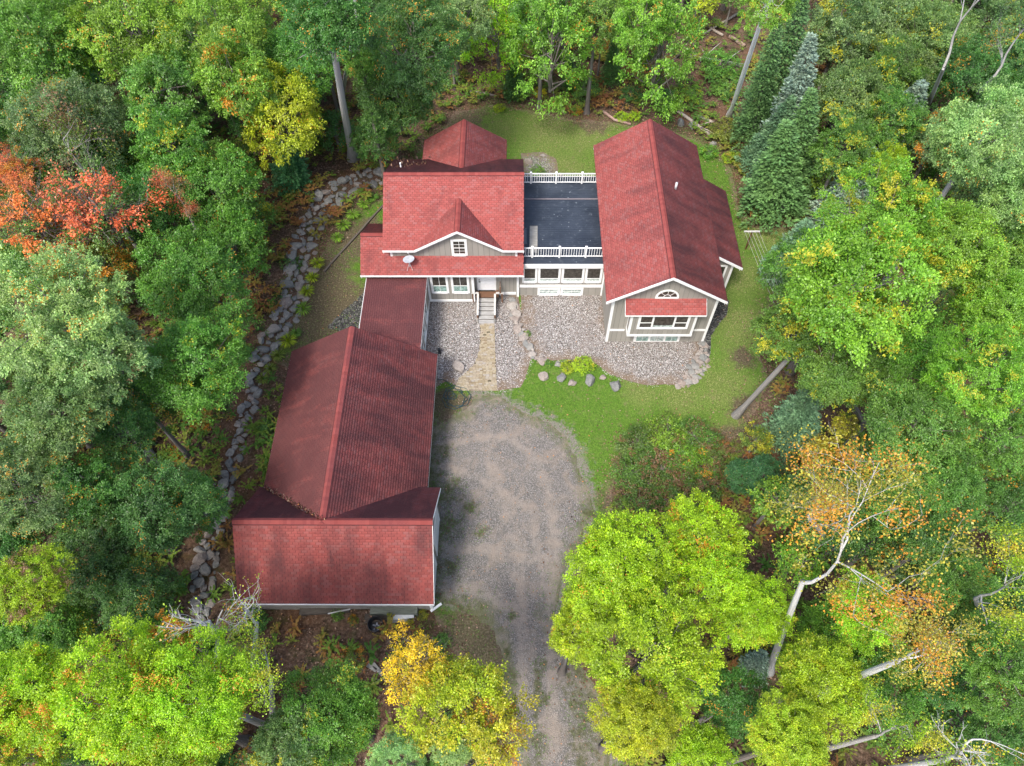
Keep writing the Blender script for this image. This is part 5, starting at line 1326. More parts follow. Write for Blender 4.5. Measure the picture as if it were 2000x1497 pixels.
tree('maple_tree', MT, 'deep green tree above the large lime maple at lower left', 'M', 270, 1150, 76, 8, 'D')
# ---- bottom left
tree('maple_tree', MT, 'yellow-green maple with rusty tips at the left edge, lower down', 'L', 55, 1145, 92, 13, 'L', 0.28, 'b', base=(110, 1200))
tree('maple_tree', MT, 'yellow-green maple in the bottom left corner', 'L', 55, 1345, 105, 13, 'L', 0.08, 'o')
tree('maple_tree', MT, 'dark tree in the gap between the two lime maples at lower left', 'M', 150, 1440, 62, 9, 'G2')
tree('maple_tree', MT, 'large lime-green maple at lower left with orange sprays at its top', 'L', 235, 1370, 138, 13.5, 'L', 0.08, 'o')
tree('maple_tree', MT, 'lime-green maple with pale limbs right of the large lime one', 'L', 400, 1370, 122, 13.5, 'L', 0.04, 'o', bark=(0.33, 0.31, 0.29))
tree('maple_tree', MT, 'orange-tipped lime crown behind the bare white snag', 'M', 320, 1268, 66, 13, 'L', 0.42, 'o')
tree('dead_tree', 'dead tree', 'bare white snag reaching over the garage corner at lower left', 'SNAG', 405, 1225, 78, 13, 'L', 0.3, 'o', bark=(0.46, 0.45, 0.43), base=(420, 1345))
tree('dead_tree', 'dead tree', 'slim bare grey snag in front of the garage wing eave', 'SNAG', 487, 1205, 62, 12, 'L', 0.2, 'y', bark=(0.50, 0.49, 0.47), base=(490, 1330))
tree('maple_tree', MT, 'thin lime tree with many bare twigs below the white snags', 'B', 510, 1310, 84, 12.5, 'L', 0.18, 'y', bark=(0.38, 0.37, 0.35), base=(530, 1420))
tree('birch_tree', 'tree', 'mid green fine-leaved tree left of the yellow maple', 'L', 655, 1400, 108, 8, 'G1', 0.06, 'y')
tree('birch_tree', 'tree', 'dull green tree at the bottom between lime and mid green ones', 'M', 560, 1450, 76, 9, 'G3', 0.1, 'y')
tree('ash_tree', 'ash tree', 'small pale bluish-green ash left of the yellow maple at the bottom edge', 'M', 770, 1475, 50, 10, 'P')
tree('ash_tree', 'ash tree', 'small pale bluish-green ash in front of the yellow maple', 'M', 885, 1462, 46, 10, 'P')
tree('yellow_maple', MT, 'bright yellow maple crown just below the garage wing', 'R', 820, 1300, 98, 10, 'Y', 0.1, 'y')
tree('yellow_maple', MT, 'yellow-green maple crown beside the lower driveway, below the bright yellow one', 'M', 890, 1370, 104, 10, 'LY', 0.3, 'y')
tree('yellow_maple', MT, 'yellow maple with orange tips at the bottom edge by the driveway', 'R', 975, 1440, 108, 10, (0.5, 0.46, 0.03), 0.25, 'o')
tree('maple_tree', MT, 'green tree at the left edge between the dull green one and the rusty-tipped maple', 'M', 15, 1055, 78, 9, 'G2')
tree('maple_tree', MT, 'mid green tree in the shade left of the bottom lime maples', 'M', 105, 1235, 80, 7.5, 'G1', 0.05, 'y')
tree('maple_tree', MT, 'lime maple cut off by the bottom left corner of the picture', 'L', 20, 1470, 105, 12, 'L', 0.05, 'o')
tree('maple_tree', MT, 'yellow-green maple at the bottom edge below the large lime one', 'L', 330, 1485, 110, 12, 'LY', 0.06, 'o')
tree('maple_tree', MT, 'green understorey tree between the dark group and the white snag', 'M', 300, 1215, 58, 7, 'G1')
tree('maple_tree', MT, 'bright green tree low beside the second golden poplar', 'M', 1720, 1340, 80, 8, 'G1', 0.05, 'y')
tree('maple_tree', MT, 'green tree under the fork of the large half-bare poplar', 'M', 1640, 1220, 74, 7, 'GR', 0.05, 'y')
# ---- top middle
tree('oak_tree', 'oak tree', 'tall oak with long bare grey trunk rising from the boulder wall', 'L', 640, 40, 112, 17, 'G2', base=(690, 312), bark=(0.44, 0.43, 0.42), tr=0.29)
tree('oak_tree', 'oak tree', 'dark green oak right of the tall bare trunk, upper one', 'L', 812, 85, 104, 12, 'G2', base=(815, 190))
tree('oak_tree', 'oak tree', 'dark green tree standing over the back-left corner of the main roof', 'L', 775, 195, 86, 8, 'G2', base=(765, 255))
tree('maple_tree', MT, 'yellowish-green crown in front of the tall bare trunk', 'M', 705, 120, 52, 11, 'G1')
tree('maple_tree', MT, 'dark tree in the shade left of the tall bare trunk', 'M', 625, 80, 62, 7, 'G2', 0.06, 'y')
tree('maple_tree', MT, 'low dark green tree right of the foot of the tall bare trunk', 'M', 735, 262, 52, 4.5, 'G2')
tree('maple_tree', MT, 'dark tree at the top edge above the dark oaks', 'M', 900, 22, 66, 11, 'G3', base=(915, 95))
tree('maple_tree', MT, 'glowing yellow-green maple at the top edge left of the layered tree', 'LAY', 972, 60, 66, 7, 'L', base=(980, 120))
tree('maple_tree', MT, 'layered light green maple on a slim grey trunk behind the back lawn', 'LAY', 1078, 90, 82, 7.5, 'GR', base=(1051, 163), tr=0.14)
tree('maple_tree', MT, 'green tree at the top edge behind the layered maple', 'M', 1060, 15, 66, 9, 'G1')
tree('maple_tree', MT, 'dark green tree at the top edge right of the layered maple', 'M', 1165, 25, 66, 9, 'G1')
tree('birch_tree', 'birch tree', 'drooping bright green birch crown behind the gap between roofs', 'LAY', 1290, 92, 84, 7, 'GR', base=(1288, 135))
tree('birch_tree', 'birch tree', 'lime birch crown at the top edge above the drooping one', 'M', 1262, 28, 66, 10, 'GR', base=(1262, 90))
tree('birch_tree', 'birch tree', 'tall white birch trunk right of the right gable with crown at the top edge', 'M', 1500, 0, 58, 17, 'GR', base=(1425, 228), bark=(1.0, 0.99, 0.96), tr=0.20)
tree('maple_tree', MT, 'small orange-leaved sapling deep in the shade behind the lawn', 'S', 1174, 85, 18, 3.5, 'GO', 0.6, 'o')
tree('maple_tree', MT, 'yellow-green sapling at the top edge above the far clearing', 'S', 1375, 5, 30, 4, 'LY')
conifer('spruce_tree', 'spruce tree', 'small dark blue-green spruce at the back edge of the lawn', 'small', (1003, 118), (1006, 192), 'D')
conifer('spruce_tree', 'spruce tree', 'slim green spruce between the layered maple and the drooping birch', 'mid', (1200, 75), (1193, 162), 'G2')
conifer('spruce_tree', 'spruce tree', 'small spruce half hidden right of the layered maple', 'small', (1108, 110), (1120, 180), 'G2')
# ---- spruces right
conifer('spruce_tree', 'spruce tree', 'tallest dark green spruce at the top right of the birch trunk', 'tall', (1572, -15), (1490, 265), 'SP', R=2.7)
conifer('spruce_tree', 'spruce tree', 'slim spruce directly right of the white birch trunk', 'tall', (1521, 38), (1462, 290), 'SP', R=2.1)
conifer('spruce_tree', 'spruce tree', 'spruce with blue-grey pointed top in the middle of the group', 'tall', (1588, 60), (1520, 330), 'BG', R=2.5)
conifer('spruce_tree', 'spruce tree', 'spruce with green pointed top, right of the large front one', 'tall', (1588, 168), (1535, 395), 'SP', R=2.4)
conifer('spruce_tree', 'spruce tree', 'narrow blue-green spruce behind the large front one', 'tall', (1551, 186), (1478, 340), 'BL', R=2.1)
conifer('spruce_tree', 'spruce tree', 'large bushy front spruce beside the right gable roof', 'tall', (1539, 232), (1506, 420), 'SP', R=3.0)
conifer('spruce_tree', 'spruce tree', 'silvery blue spruce tip rising from the dull green trees', 'tall', (1805, 158), (1695, 345), 'BG', R=2.9)
conifer('spruce_tree', 'spruce tree', 'silvery spruce tip just above the big yellow-green oak', 'tall', (1706, 288), (1625, 445), 'BG', R=2.6)
conifer('spruce_tree', 'spruce tree', 'small blue spruce at the lawn edge right of the clothesline', 'small', (1576, 432), (1562, 490), 'BL', zt=4.0, R=1.5)
conifer('spruce_tree', 'spruce tree', 'small blue spruce nearest the clothesline wires', 'small', (1520, 480), (1520, 540), 'BL', zt=4.0, R=1.5)
conifer('pine_tree', 'pine tree', 'round blue-green pine by the boulder wall at upper left', 'pine', (558, 262), (575, 375), 'T', R=1.95)
conifer('pine_tree', 'pine tree', 'feathery blue-green pine right of the leaning trunk', 'pine', (1585, 765), (1535, 862), 'BL', R=2.0)
conifer('spruce_tree', 'spruce tree', 'pale spruce tip beside the large white-limbed tree', 'small', (1490, 1275), (1465, 1320), 'BG', R=0.9)
# ---- top right
for u, v, r_, z_, cc, lab in ((1640, 75, 78, 7, 'G3', 'dull green tree right of the tallest spruce'), (1735, 55, 82, 7, 'G3', 'dull green tree at the top edge, second right of the spruces'), (1655, 185, 74, 8, 'G3', 'dull green tree right of the blue-grey spruce top'),
        (1740, 165, 78, 7, 'G1', 'dull green tree above the silvery spruce tip'), (1650, 285, 66, 7, 'G1', 'dull green tree with yellow sprays low between spruces'), (1815, 90, 72, 7, 'G3', 'dull green tree below the grey snags at the top'),
        (1740, 240, 60, 7, 'G1', 'dull green tree left of the silvery spruce tip')):
    tree('maple_tree', MT, lab, 'M', u, v, r_, z_, cc, 0.04, 'y')
tree('aspen_tree', 'aspen tree', 'aspen with bare grey limbs and trunk in the top right corner', 'BB', 1890, 50, 120, 16, 'G3', bark=(0.40, 0.385, 0.36), base=(1800, 235), tr=0.18)
tree('aspen_tree', 'aspen tree', 'second bare-limbed aspen at the right edge of the top corner', 'B', 1980, 90, 85, 15, 'G3', bark=(0.40, 0.385, 0.36), base=(1880, 215), tr=0.16)
tree('aspen_tree', 'aspen tree', 'pale green aspen at the right edge below the bare-limbed ones', 'L', 1910, 280, 118, 14, 'P', bark=(0.4, 0.39, 0.37))
tree('maple_tree', MT, 'dark green tree under the bare-limbed aspens', 'M', 1880, 165, 75, 7, 'G2')
tree('maple_tree', MT, 'pale green crown at the right edge under the aspen', 'M', 1985, 380, 78, 12, 'P')
tree('maple_tree', MT, 'bright green young tree between the silvery tip and pale aspen', 'M', 1735, 325, 45, 7, 'L')
# ---- right middle
tree('oak_tree', 'oak tree', 'big yellow-green oak with dark leaning trunk right of the lawn', 'L', 1660, 560, 165, 13.5, 'GR', 0.12, 'y', base=(1437, 812), bark=(0.27, 0.255, 0.24), tr=0.17)
tree('oak_tree', 'oak tree', 'yellow-green upper crown above the big oak', 'L', 1720, 430, 112, 14, 'GR', 0.14, 'y')
tree('oak_tree', 'oak tree', 'yellow-green crown right of the big oak', 'L', 1850, 480, 118, 14, 'GR', 0.08, 'y')
tree('oak_tree', 'oak tree', 'green tree below the big oak, above the blue pine', 'L', 1640, 730, 98, 10, 'G1', 0.04, 'y', base=(1690, 830))
tree('oak_tree', 'oak tree', 'low green crown at the left side of the big oak by the lawn', 'M', 1545, 640, 76, 9, 'G1', 0.08, 'y', base=(1620, 740))
tree('oak_tree', 'oak tree', 'green crown at the upper left of the big oak', 'M', 1570, 530, 78, 10, 'G1', 0.05, 'y', base=(1640, 650))
tree('maple_tree', MT, 'bright green tree at the right edge, middle height', 'L', 1950, 600, 105, 13, 'GR')
tree('maple_tree', MT, 'lime-green maple at the right edge below the middle', 'L', 1920, 740, 100, 14, 'GR', 0.05, 'y')
tree('maple_tree', MT, 'green tree right of the big oak, lower down', 'L', 1800, 700, 95, 11, 'G1')
tree('maple_tree', MT, 'mid green tree left of the right-edge group', 'L', 1780, 830, 105, 12, 'G1')
tree('maple_tree', MT, 'dark tree at the right edge above the dark gap', 'M', 1955, 850, 72, 10, 'G1')
tree('maple_tree', MT, 'mid green tree above the bare white-limbed tree', 'L', 1845, 950, 100, 11, 'G1')
tree('maple_tree', MT, 'dark green tree right of the white-limbed tree', 'M', 1820, 1060, 70, 10, 'G2')
tree('maple_tree', MT, 'dark tree at the right edge with deep shade around it', 'M', 1965, 990, 68, 9, 'G2')
tree('maple_tree', MT, 'yellow-green autumn shrub right of the blue pine', 'M', 1610, 895, 48, 4, 'GO')
tree('maple_tree', MT, 'orange-yellow sapling above the autumn shrub', 'S', 1650, 835, 28, 6, 'GO', 0.6, 'y')
tree('maple_tree', MT, 'low teal-green bush right of the thicket', 'M', 1490, 925, 48, 2.5, 'T')
tree('maple_tree', MT, 'second teal-green bush further right beside the thicket', 'M', 1445, 925, 36, 2.0, 'T')
tree('maple_tree', MT, 'yellow-green bush left of the blue pine', 'S', 1478, 858, 34, 2.0, 'OL', 0.3, 'y')
tree('maple_tree', MT, 'green tree right of the yellow autumn shrub', 'M', 1715, 905, 66, 9, 'G1')
tree('maple_tree', MT, 'green tree filling behind the orange tips of the white-limbed tree', 'M', 1720, 985, 66, 9, 'G1')
# ---- bottom right
tree('poplar_tree', 'poplar tree', 'large half-bare poplar with white limbs and golden leaves', 'BB', 1610, 1100, 168, 17, (0.34, 0.38, 0.05), 0.3, 'o', base=(1500, 1312), bark=(0.56, 0.54, 0.51), tr=0.17)
tree('poplar_tree', 'poplar tree', 'second half-bare golden poplar to the right and below', 'B', 1790, 1275, 105, 17, (0.42, 0.36, 0.05), 0.18, 'o', base=(1560, 1370), bark=(0.56, 0.54, 0.51), tr=0.17)
tree('maple_tree', MT, 'golden-orange top behind the white-limbed poplar', 'B', 1600, 985, 82, 14, (0.40, 0.36, 0.05), 0.22, 'o', bark=(0.45, 0.43, 0.4), base=(1640, 1080))
tree('maple_tree', MT, 'big lime-green maple right of the driveway, upper part', 'L', 1215, 1105, 122, 11, 'L')
tree('maple_tree', MT, 'big lime-green maple right of the driveway, lower part', 'L', 1270, 1270, 135, 11, 'L', 0.0, 'y')
tree('maple_tree', MT, 'lime-green crown at the upper left of the maple group by the driveway', 'M', 1160, 1170, 68, 10, 'L')
tree('maple_tree', MT, 'lime-green crown closest to the turning area at its lower right', 'M', 1120, 1235, 66, 9, 'L')
tree('maple_tree', MT, 'yellow-green maple below the big lime ones at the bottom', 'L', 1245, 1400, 95, 12, 'LY')
tree('maple_tree', MT, 'green crown between the thicket and the lime maples', 'M', 1370, 1050, 80, 10, 'L', 0.03, 'o')
tree('maple_tree', MT, 'lime crown right of the upper big lime maple with an orange sprig', 'M', 1400, 1130, 76, 11, 'L', 0.08, 'o')
tree('maple_tree', MT, 'lime crown under the left branches of the white-limbed poplar', 'L', 1470, 1200, 88, 10, 'L', 0.08, 'y')
tree('maple_tree', MT, 'yellow-green crown below the white-limbed poplar', 'L', 1600, 1330, 108, 11, 'LY', 0.08, 'y')
tree('maple_tree', MT, 'dark green tree left of the bottom yellow crowns', 'M', 1435, 1370, 68, 8, 'G2')
tree('maple_tree', MT, 'yellow-green crown at the bottom edge below the poplars', 'L', 1550, 1450, 95, 12, 'LY', 0.1, 'y')
tree('maple_tree', MT, 'green crown between the two half-bare poplars', 'M', 1700, 1190, 72, 11, 'L', 0.1, 'o')
tree('maple_tree', MT, 'dark green crown right of the poplars above the lime one', 'L', 1860, 1145, 80, 10, 'G1')
tree('maple_tree', MT, 'yellow-tipped crown at the right edge above the bright green corner tree', 'B', 1945, 1150, 95, 14, 'L', 0.25, 'y', bark=(0.36, 0.35, 0.33), base=(1925, 1235))
tree('maple_tree', MT, 'bright green maple at the right edge of the lower corner', 'L', 1955, 1310, 108, 12, 'G1')
tree('maple_tree', MT, 'green tree left of the lower right corner tree', 'M', 1850, 1330, 65, 9, 'G2')
tree('maple_tree', MT, 'yellowish tree at the bottom edge near the right corner', 'B', 1740, 1430, 85, 12, 'L', 0.3, 'y', bark=(0.40, 0.38, 0.36))
tree('dead_tree', 'dead tree', 'bare grey snag at the bottom edge near the right corner', 'SNAG', 1880, 1480, 80, 14, 'LY', 0.3, 'y', bark=(0.52, 0.51, 0.49))
tree('dead_tree', 'dead tree', 'bare grey snag at the top edge above the tall oak', 'SNAG', 690, -5, 52, 18.5, 'G2', bark=(0.52, 0.51, 0.49), base=(668, 190))
tree('maple_tree', MT, 'dark tree in the lower right corner behind the snag', 'M', 1960, 1450, 62, 8, 'G2')
tree('maple_tree', MT, 'green tree right of the driveway at the bottom edge', 'M', 1370, 1470, 70, 9, 'L')
# ---- thicket and shrubs
def bush(label, u, v, rp, col, aut=0.0, tint='o', zc=None, flat=0.75, cat='shrub', name='shrub', var='S', group=None):
    x, y = G(u, v); R = rp / F_PX * depth_of(x, y, 0.5)
    return tree(name, cat, label, var, u, v - 4, rp, zc if zc else R * 0.5, col, aut, tint, flat=flat, tr=0.02, group=group)
for u, v, r_, cc, au, ti, lab in ((1245, 870, 34, 'G2', 0.05, 'b', 'dark green shrub at the upper left corner of the thicket'), (1300, 858, 36, 'GR', 0.05, 'b', 'bright green shrub at the top of the thicket'), (1355, 855, 34, 'OL', 0.15, 'b', 'dark olive shrub at the top right of the thicket'),
        (1235, 930, 34, 'G2', 0.1, 'b', 'green shrub on the left edge of the thicket by the lawn'), (1295, 920, 40, 'G2', 0.3, 'b', 'brown-flecked shrub in the middle of the thicket'), (1350, 915, 38, 'GR', 0.15, 'o', 'yellow-green shrub right of the thicket middle'), (1395, 900, 30, 'OL', 0.4, 'b', 'rusty olive shrub on the right edge of the thicket'),
        (1250, 985, 34, 'OL', 0.35, 'b', 'olive shrub at the lower left of the thicket'), (1310, 975, 36, 'OL', 0.45, 'b', 'brownish shrub at the bottom of the thicket'), (1365, 965, 34, 'G2', 0.35, 'b', 'mixed brown and green shrub at the lower right of the thicket'),
        (1220, 1010, 26, 'G1', 0.05, 'o', 'small green shrub below the thicket at the lawn edge'), (1270, 895, 34, 'OL', 0.2, 'b', 'shrub between the two upper left shrubs of the thicket'), (1325, 888, 34, 'GR', 0.1, 'b', 'shrub in the upper middle of the thicket'), (1270, 950, 34, 'OL', 0.3, 'b', 'shrub left of centre in the lower thicket'), (1330, 945, 34, 'OL', 0.35, 'b', 'shrub right of centre in the lower thicket'), (1385, 945, 32, 'OL', 0.4, 'b', 'reddish-brown shrub at the right end of the thicket'), (1385, 865, 26, 'OL', 0.2, 'b', 'thin dark shrub at the top right corner of the thicket')):
    bush(lab, u, v, r_ * 1.3, (0.10, 0.20, 0.035) if cc in ('G2', 'OL') else (0.16, 0.29, 0.03), au * 0.85, ti, zc=0.8, flat=0.7, group='shrubs of the thicket')
bush('bright yellow-green shrub behind the tall dark boulder', 1138, 716, 22, 'LY'); bush('smaller yellow-green shrub left of the bright one', 1108, 722, 15, 'LY'); bush('tiny green weed at the pebble edge left of the shrubs', 1072, 715, 9, 'G1'); bush('small green plant between the pebble bed stones', 1030, 656, 8, 'G1')
for u, v, r_, cc, au, ti, lab in ((1232, 188, 24, 'G2', 0, 'o', 'round dark green shrub behind the right gable, left one'), (1303, 198, 26, 'G2', 0, 'o', 'dark green shrub behind the ridge of the right gable'), (1350, 190, 24, 'GR', 0.1, 'y', 'yellow-green shrub right of the gable ridge'),
        (1408, 130, 38, 'G1', 0, 'y', 'young green tree beside the long fallen log'), (1420, 180, 30, 'G1', 0.05, 'y', 'green sapling left of the birch foot'), (1215, 232, 14, 'L', 0, 'y', 'bright green groundcover bush by the curved log, left one'), (1240, 230, 14, 'L', 0, 'y', 'bright green groundcover bush right of the first by the curved log'),
        (1140, 175, 34, 'G1', 0, 'y', 'green bush at the foot of the layered maple'), (1418, 262, 32, 'OL', 0, 'y', 'dense olive bush at the foot of the spruces'), (1385, 300, 20, 'G1', 0, 'y', 'weedy green bush right of the gable roof'), (1425, 312, 16, 'L', 0.2, 'y', 'yellow-green weeds left of the front spruce'),
        (975, 215, 12, 'L', 0.1, 'y', 'small yellow-green bush below the little spruce'), (1055, 185, 15, 'Y', 0.1, 'y', 'small yellow shrub at the foot of the layered maple'), (1090, 205, 14, 'OL', 0.4, 'o', 'orange-flecked bush at the back lawn edge'), (1125, 220, 14, 'GR', 0.4, 'o', 'mixed green and rust bush at the back lawn edge'),
        (1050, 340, 16, 'G1', 0, 'y', 'low green plants in the small bed behind the deck'), (745, 330, 15, 'OL', 0.3, 'y', 'olive bush right of the tall trunk foot'), (716, 330, 14, 'LY', 0.3, 'y', 'yellowish bush right of the tall trunk foot'),
        (560, 520, 26, 'G2', 0, 'y', 'dark green bush against the boulder wall, upper one'), (548, 590, 24, 'G2', 0, 'y', 'dark green bush against the boulder wall, middle one'), (515, 650, 22, 'G2', 0, 'y', 'dark green bush against the boulder wall, lower one'), (520, 420, 22, 'LY', 0.2, 'y', 'small yellowish bush below the round blue pine'),
        (435, 800, 26, 'G2', 0, 'y', 'dark sprawling bush where the wall passes the bright maple'), (520, 840, 22, 'G2', 0, 'y', 'dark green weeds along the garage left wall'), (395, 830, 30, 'OL', 0.5, 'o', 'rusty fern-like bush below the lower bright maple'), (340, 900, 30, 'OL', 0.55, 'o', 'brown-orange bush left of the wall by the garage'),
        (660, 1205, 14, 'G1', 0, 'y', 'green weeds in front of the lumber pile'), (690, 1215, 12, 'OL', 0.3, 'o', 'reddish weeds left of the black tub'), (825, 1205, 12, 'OL', 0.3, 'y', 'small yellow-green weeds at the garage corner'), (800, 1218, 9, 'GO', 0.3, 'y', 'tiny yellow weed right of the grey board'), (500, 1215, 28, 'G2', 0, 'y', 'dark green bush under the garage front-left corner'),
        (860, 1260, 20, 'G1', 0, 'y', 'green bush between the yellow maple and garage'), (690, 1290, 30, 'OL', 0.2, 'o', 'olive bush above the brush pile'), (1440, 880, 22, 'OL', 0.4, 'b', 'rusty bush at the lawn edge above the teal bush'), (1400, 760, 1, 'G1', 0, 'y', None)):
    if lab: bush(lab, u, v, r_, cc, au, ti)

# filler trees behind and between, where the photograph only shows more forest
OPEN = np.array([(430, 1235), (452, 1000), (560, 680), (480, 700), (560, 560), (590, 440), (750, 330), (820, 235), (1000, 200), (1150, 215), (1180, 130), (1290, 130), (1440, 60), (1450, 200), (1440, 330), (1470, 440), (1580, 450), (1500, 640), (1490, 760), (1430, 880), (1450, 1000), (1200, 1040), (1120, 1100), (1060, 1200), (1180, 1420), (1180, 1520), (1040, 1520), (960, 1300), (830, 1230), (560, 1250)], float)
NAMED = [(q[0], q[1], q[5]) for q in TREES]; USED = set(); fill = 0
CN = dict(G1='mid green', G2='dark green', G3='dull green', D='deep green', GR='bright green', OL='olive')
def filler(step, zlo, zhi, rlo, rhi, gap, gapb, var, kind, cols, edge, kname):
    global fill
    for yy in np.arange(-6, 80, step):
        for xx in np.arange(-62, 62, step):
            x, y = xx + R_.uniform(-.36, .36) * step, yy + R_.uniform(-.36, .36) * step
            P1 = np.array([[x, y]]); near = -sdist(P1, LAWN)[0]
            if abs(x) > 23 + 0.62 * y or near < edge or pdist(P1, WALL)[0] < edge - 0.2: continue
            d = min(math.hypot(x - q[2], y - q[3]) - q[4] * gap for q in TREES)
            db = min(math.hypot(x - q[0], y - q[1]) for q in TREES)
            if d < 0.4 or db < gapb: continue
            if 14 < x < 28 and 48 < y < 66: continue          # open brushy ground in the far clearing
            zc = R_.uniform(zlo, zhi); uv_d = depth_of(x, y, zc); rp = R_.uniform(rlo, rhi) / uv_d * F_PX
            q = np.array([x, y, zc - CAM_H]); u_ = 1000 + F_PX * (q @ CR) / uv_d; v_ = 748.5 - F_PX * (q @ CU) / uv_d
            if sdist(np.array([[u_, v_]]), OPEN)[0] > -rp * 0.85: continue
            inside = -60 < u_ < 2060 and -80 < v_ < 1580
            if kname != 'forest_tree' and not inside: continue
            kc = R_.choice(cols); lab = 'forest tree beyond the edge of the picture'; grp = 'forest trees outside the picture'
            if inside:
                nb_ = min(NAMED, key=lambda q: math.hypot(x - q[0], y - q[1]))[2].split(); w_ = CN[kc]; grp = 'smaller trees between the large crowns'
                for pre in (f'{w_} {kind} half hidden by the', f'another {w_} {kind} by the', f'third {w_} {kind} by the', f'low {w_} {kind} near the', f'far {w_} {kind} behind the', f'small {w_} {kind} under the', f'extra {w_} {kind} past the', f'last {w_} {kind} around the'):
                    lab = ' '.join((pre.split() + nb_)[:16])
                    if lab not in USED: break
                USED.add(lab)
            tree(kname, 'tree', lab, var, u_, v_, rp, zc, kc, R_.choice([0, 0, 0.05, 0.1]), R_.choice('yo'), group=grp)
            fill += 1
filler(4.6, 5.0, 8.0, 2.0, 2.9, 0.6, 1.3, 'M', 'tree', ['G1', 'G2', 'G2', 'G3', 'D'], 5.0, 'forest_tree')
filler(3.6, 2.2, 4.2, 1.3, 2.0, 0.0, 1.5, 'S', 'sapling', ['G1', 'G2', 'G2', 'GR', 'OL', 'D'], 2.6, 'sapling')
print('filler', fill, 'trees', len(TREES))

# ---------------------------------------------------------------- ground cover
def tuft_points(n, poly, test=None, grow=0.0):
    lo, hi = poly.min(0) - grow, poly.max(0) + grow; out = []
    while sum(len(o) for o in out) < n:
        P = rng.uniform(lo, hi, (n * 2, 2)); sd = sdist(P, poly) + 0.3 * wob(P, 1.2, 11)
        out.append(P[test(P, sd)])
    return np.concatenate(out)[:n]
FOOT = [np.array(p) for p in ([(-10.4, 25), (-6.2, 25), (-6.2, 31.9), (-10.4, 31.9)], [(-10.3, 31.8), (0.1, 31.8), (0.1, 40.5), (-10.3, 40.5)], [(-6.6, 40), (-1.1, 40), (-1.1, 42.9), (-6.6, 42.9)], [(0, 32.5), (6.1, 32.5), (6.1, 40.9), (0, 40.9)], [(6, 28.4), (12.8, 28.4), (12.8, 42.2), (6, 42.2)], [(12.7, 32), (14.6, 32), (14.6, 38.7), (12.7, 38.7)], [(-14.3, 10.2), (-4.6, 10.2), (-4.6, 16), (-14.3, 16)], [(-14, 15), (-5.4, 15), (-5.4, 25.2), (-14, 25.2)])]
def clear_of(P, polys, m=0.05):
    o = np.ones(len(P), bool)
    for q in polys: o &= sdist(P, np.asarray(q, float)) < -m
    return o
HARD = [GRAV_W, GRAV_E, DARKG]
def grass_test(P, sd):
    k = (sd > -0.8 - 0.8 * rng.random(len(P))) & clear_of(P, FOOT) & clear_of(P, HARD, 0.02)
    dd = sdist(P, DRIVE) + 0.6 * wob(P, 1.2, 11); mo = MOSS(P)
    k &= (dd < -0.1) | (rng.random(len(P)) < np.clip(np.exp(-np.clip(dd, 0, 9) * 2.2) * 0.5 + mo * 0.45, 0, 1))
    return k & (rng.random(len(P)) > BARE(P) * 0.85)
P = tuft_points(60000, LAWN, grass_test, 1.5); n = len(P); nb = 2
Pb = np.repeat(P, nb, 0) + rng.normal(0, 0.02, (n * nb, 2)); z = terr(Pb) + 0.005
h = rng.uniform(0.04, 0.10, n * nb); a = rng.uniform(0, 2 * PI, n * nb); D = np.stack([np.cos(a) * 0.8, np.sin(a) * 0.8, np.ones(n * nb)], 1)
Nn = np.stack([-np.cos(a), -np.sin(a), np.ones(n * nb) * 0.8], 1)
V = leaf_quads(np.column_stack([Pb, z]), D, Nn, h * 1.3, np.full(n * nb, 0.030), 0.1)
dryv = np.clip(0.25 + 0.5 * DRY(Pb) + 0.25 * wob(Pb, 0.8, 9) + rng.normal(0, 0.16, len(Pb)), 0, 1)
tag(link('grass', quads_mesh('grass', V, M_GRASS, dryv)), 'short grass and clover growing over the lawn and driveway edges', 'grass', kind='stuff')
# leaf litter round the clearing
def litter_test(P, sd):
    return (sd < 0.6 + rng.normal(0, 0.9, len(P))) & (sd > -9) & clear_of(P, FOOT)
P = tuft_points(42000, LAWN, litter_test, 9); n = len(P); a = rng.uniform(0, 2 * PI, n)
D = np.stack([np.cos(a), np.sin(a), rng.normal(0, 0.3, n)], 1); Nn = np.stack([rng.normal(0, 0.35, n), rng.normal(0, 0.35, n), np.ones(n)], 1)
L_ = rng.uniform(0.07, 0.16, n); V = leaf_quads(np.column_stack([P, terr(P) + 0.03 + rng.uniform(0, 0.05, n)]), D, Nn, L_, L_ * 0.7)
tag(link('leaf_litter', quads_mesh('leaf_litter', V, M_LITTER, np.clip(rng.normal(0.5, 0.22, n), 0, 1))), 'fallen brown leaves on the ground round the clearing', 'leaf litter', kind='stuff')
P = tuft_points(1500, LAWN, lambda P, sd: (sd > 0.2) & clear_of(P, FOOT), 0); n = len(P); a = rng.uniform(0, 2 * PI, n)
D = np.stack([np.cos(a), np.sin(a), np.zeros(n)], 1); L_ = rng.uniform(0.07, 0.13, n)
V = leaf_quads(np.column_stack([P, np.full(n, 0.07)]), D, np.stack([rng.normal(0, .3, n), rng.normal(0, .3, n), np.ones(n)], 1), L_, L_ * 0.7)
tag(link('fallen_leaves', quads_mesh('fallen_leaves', V, M_LITTER, rng.uniform(0.4, 1, n))), 'scattered fallen leaves on lawn and driveway', 'fallen leaves', kind='stuff')
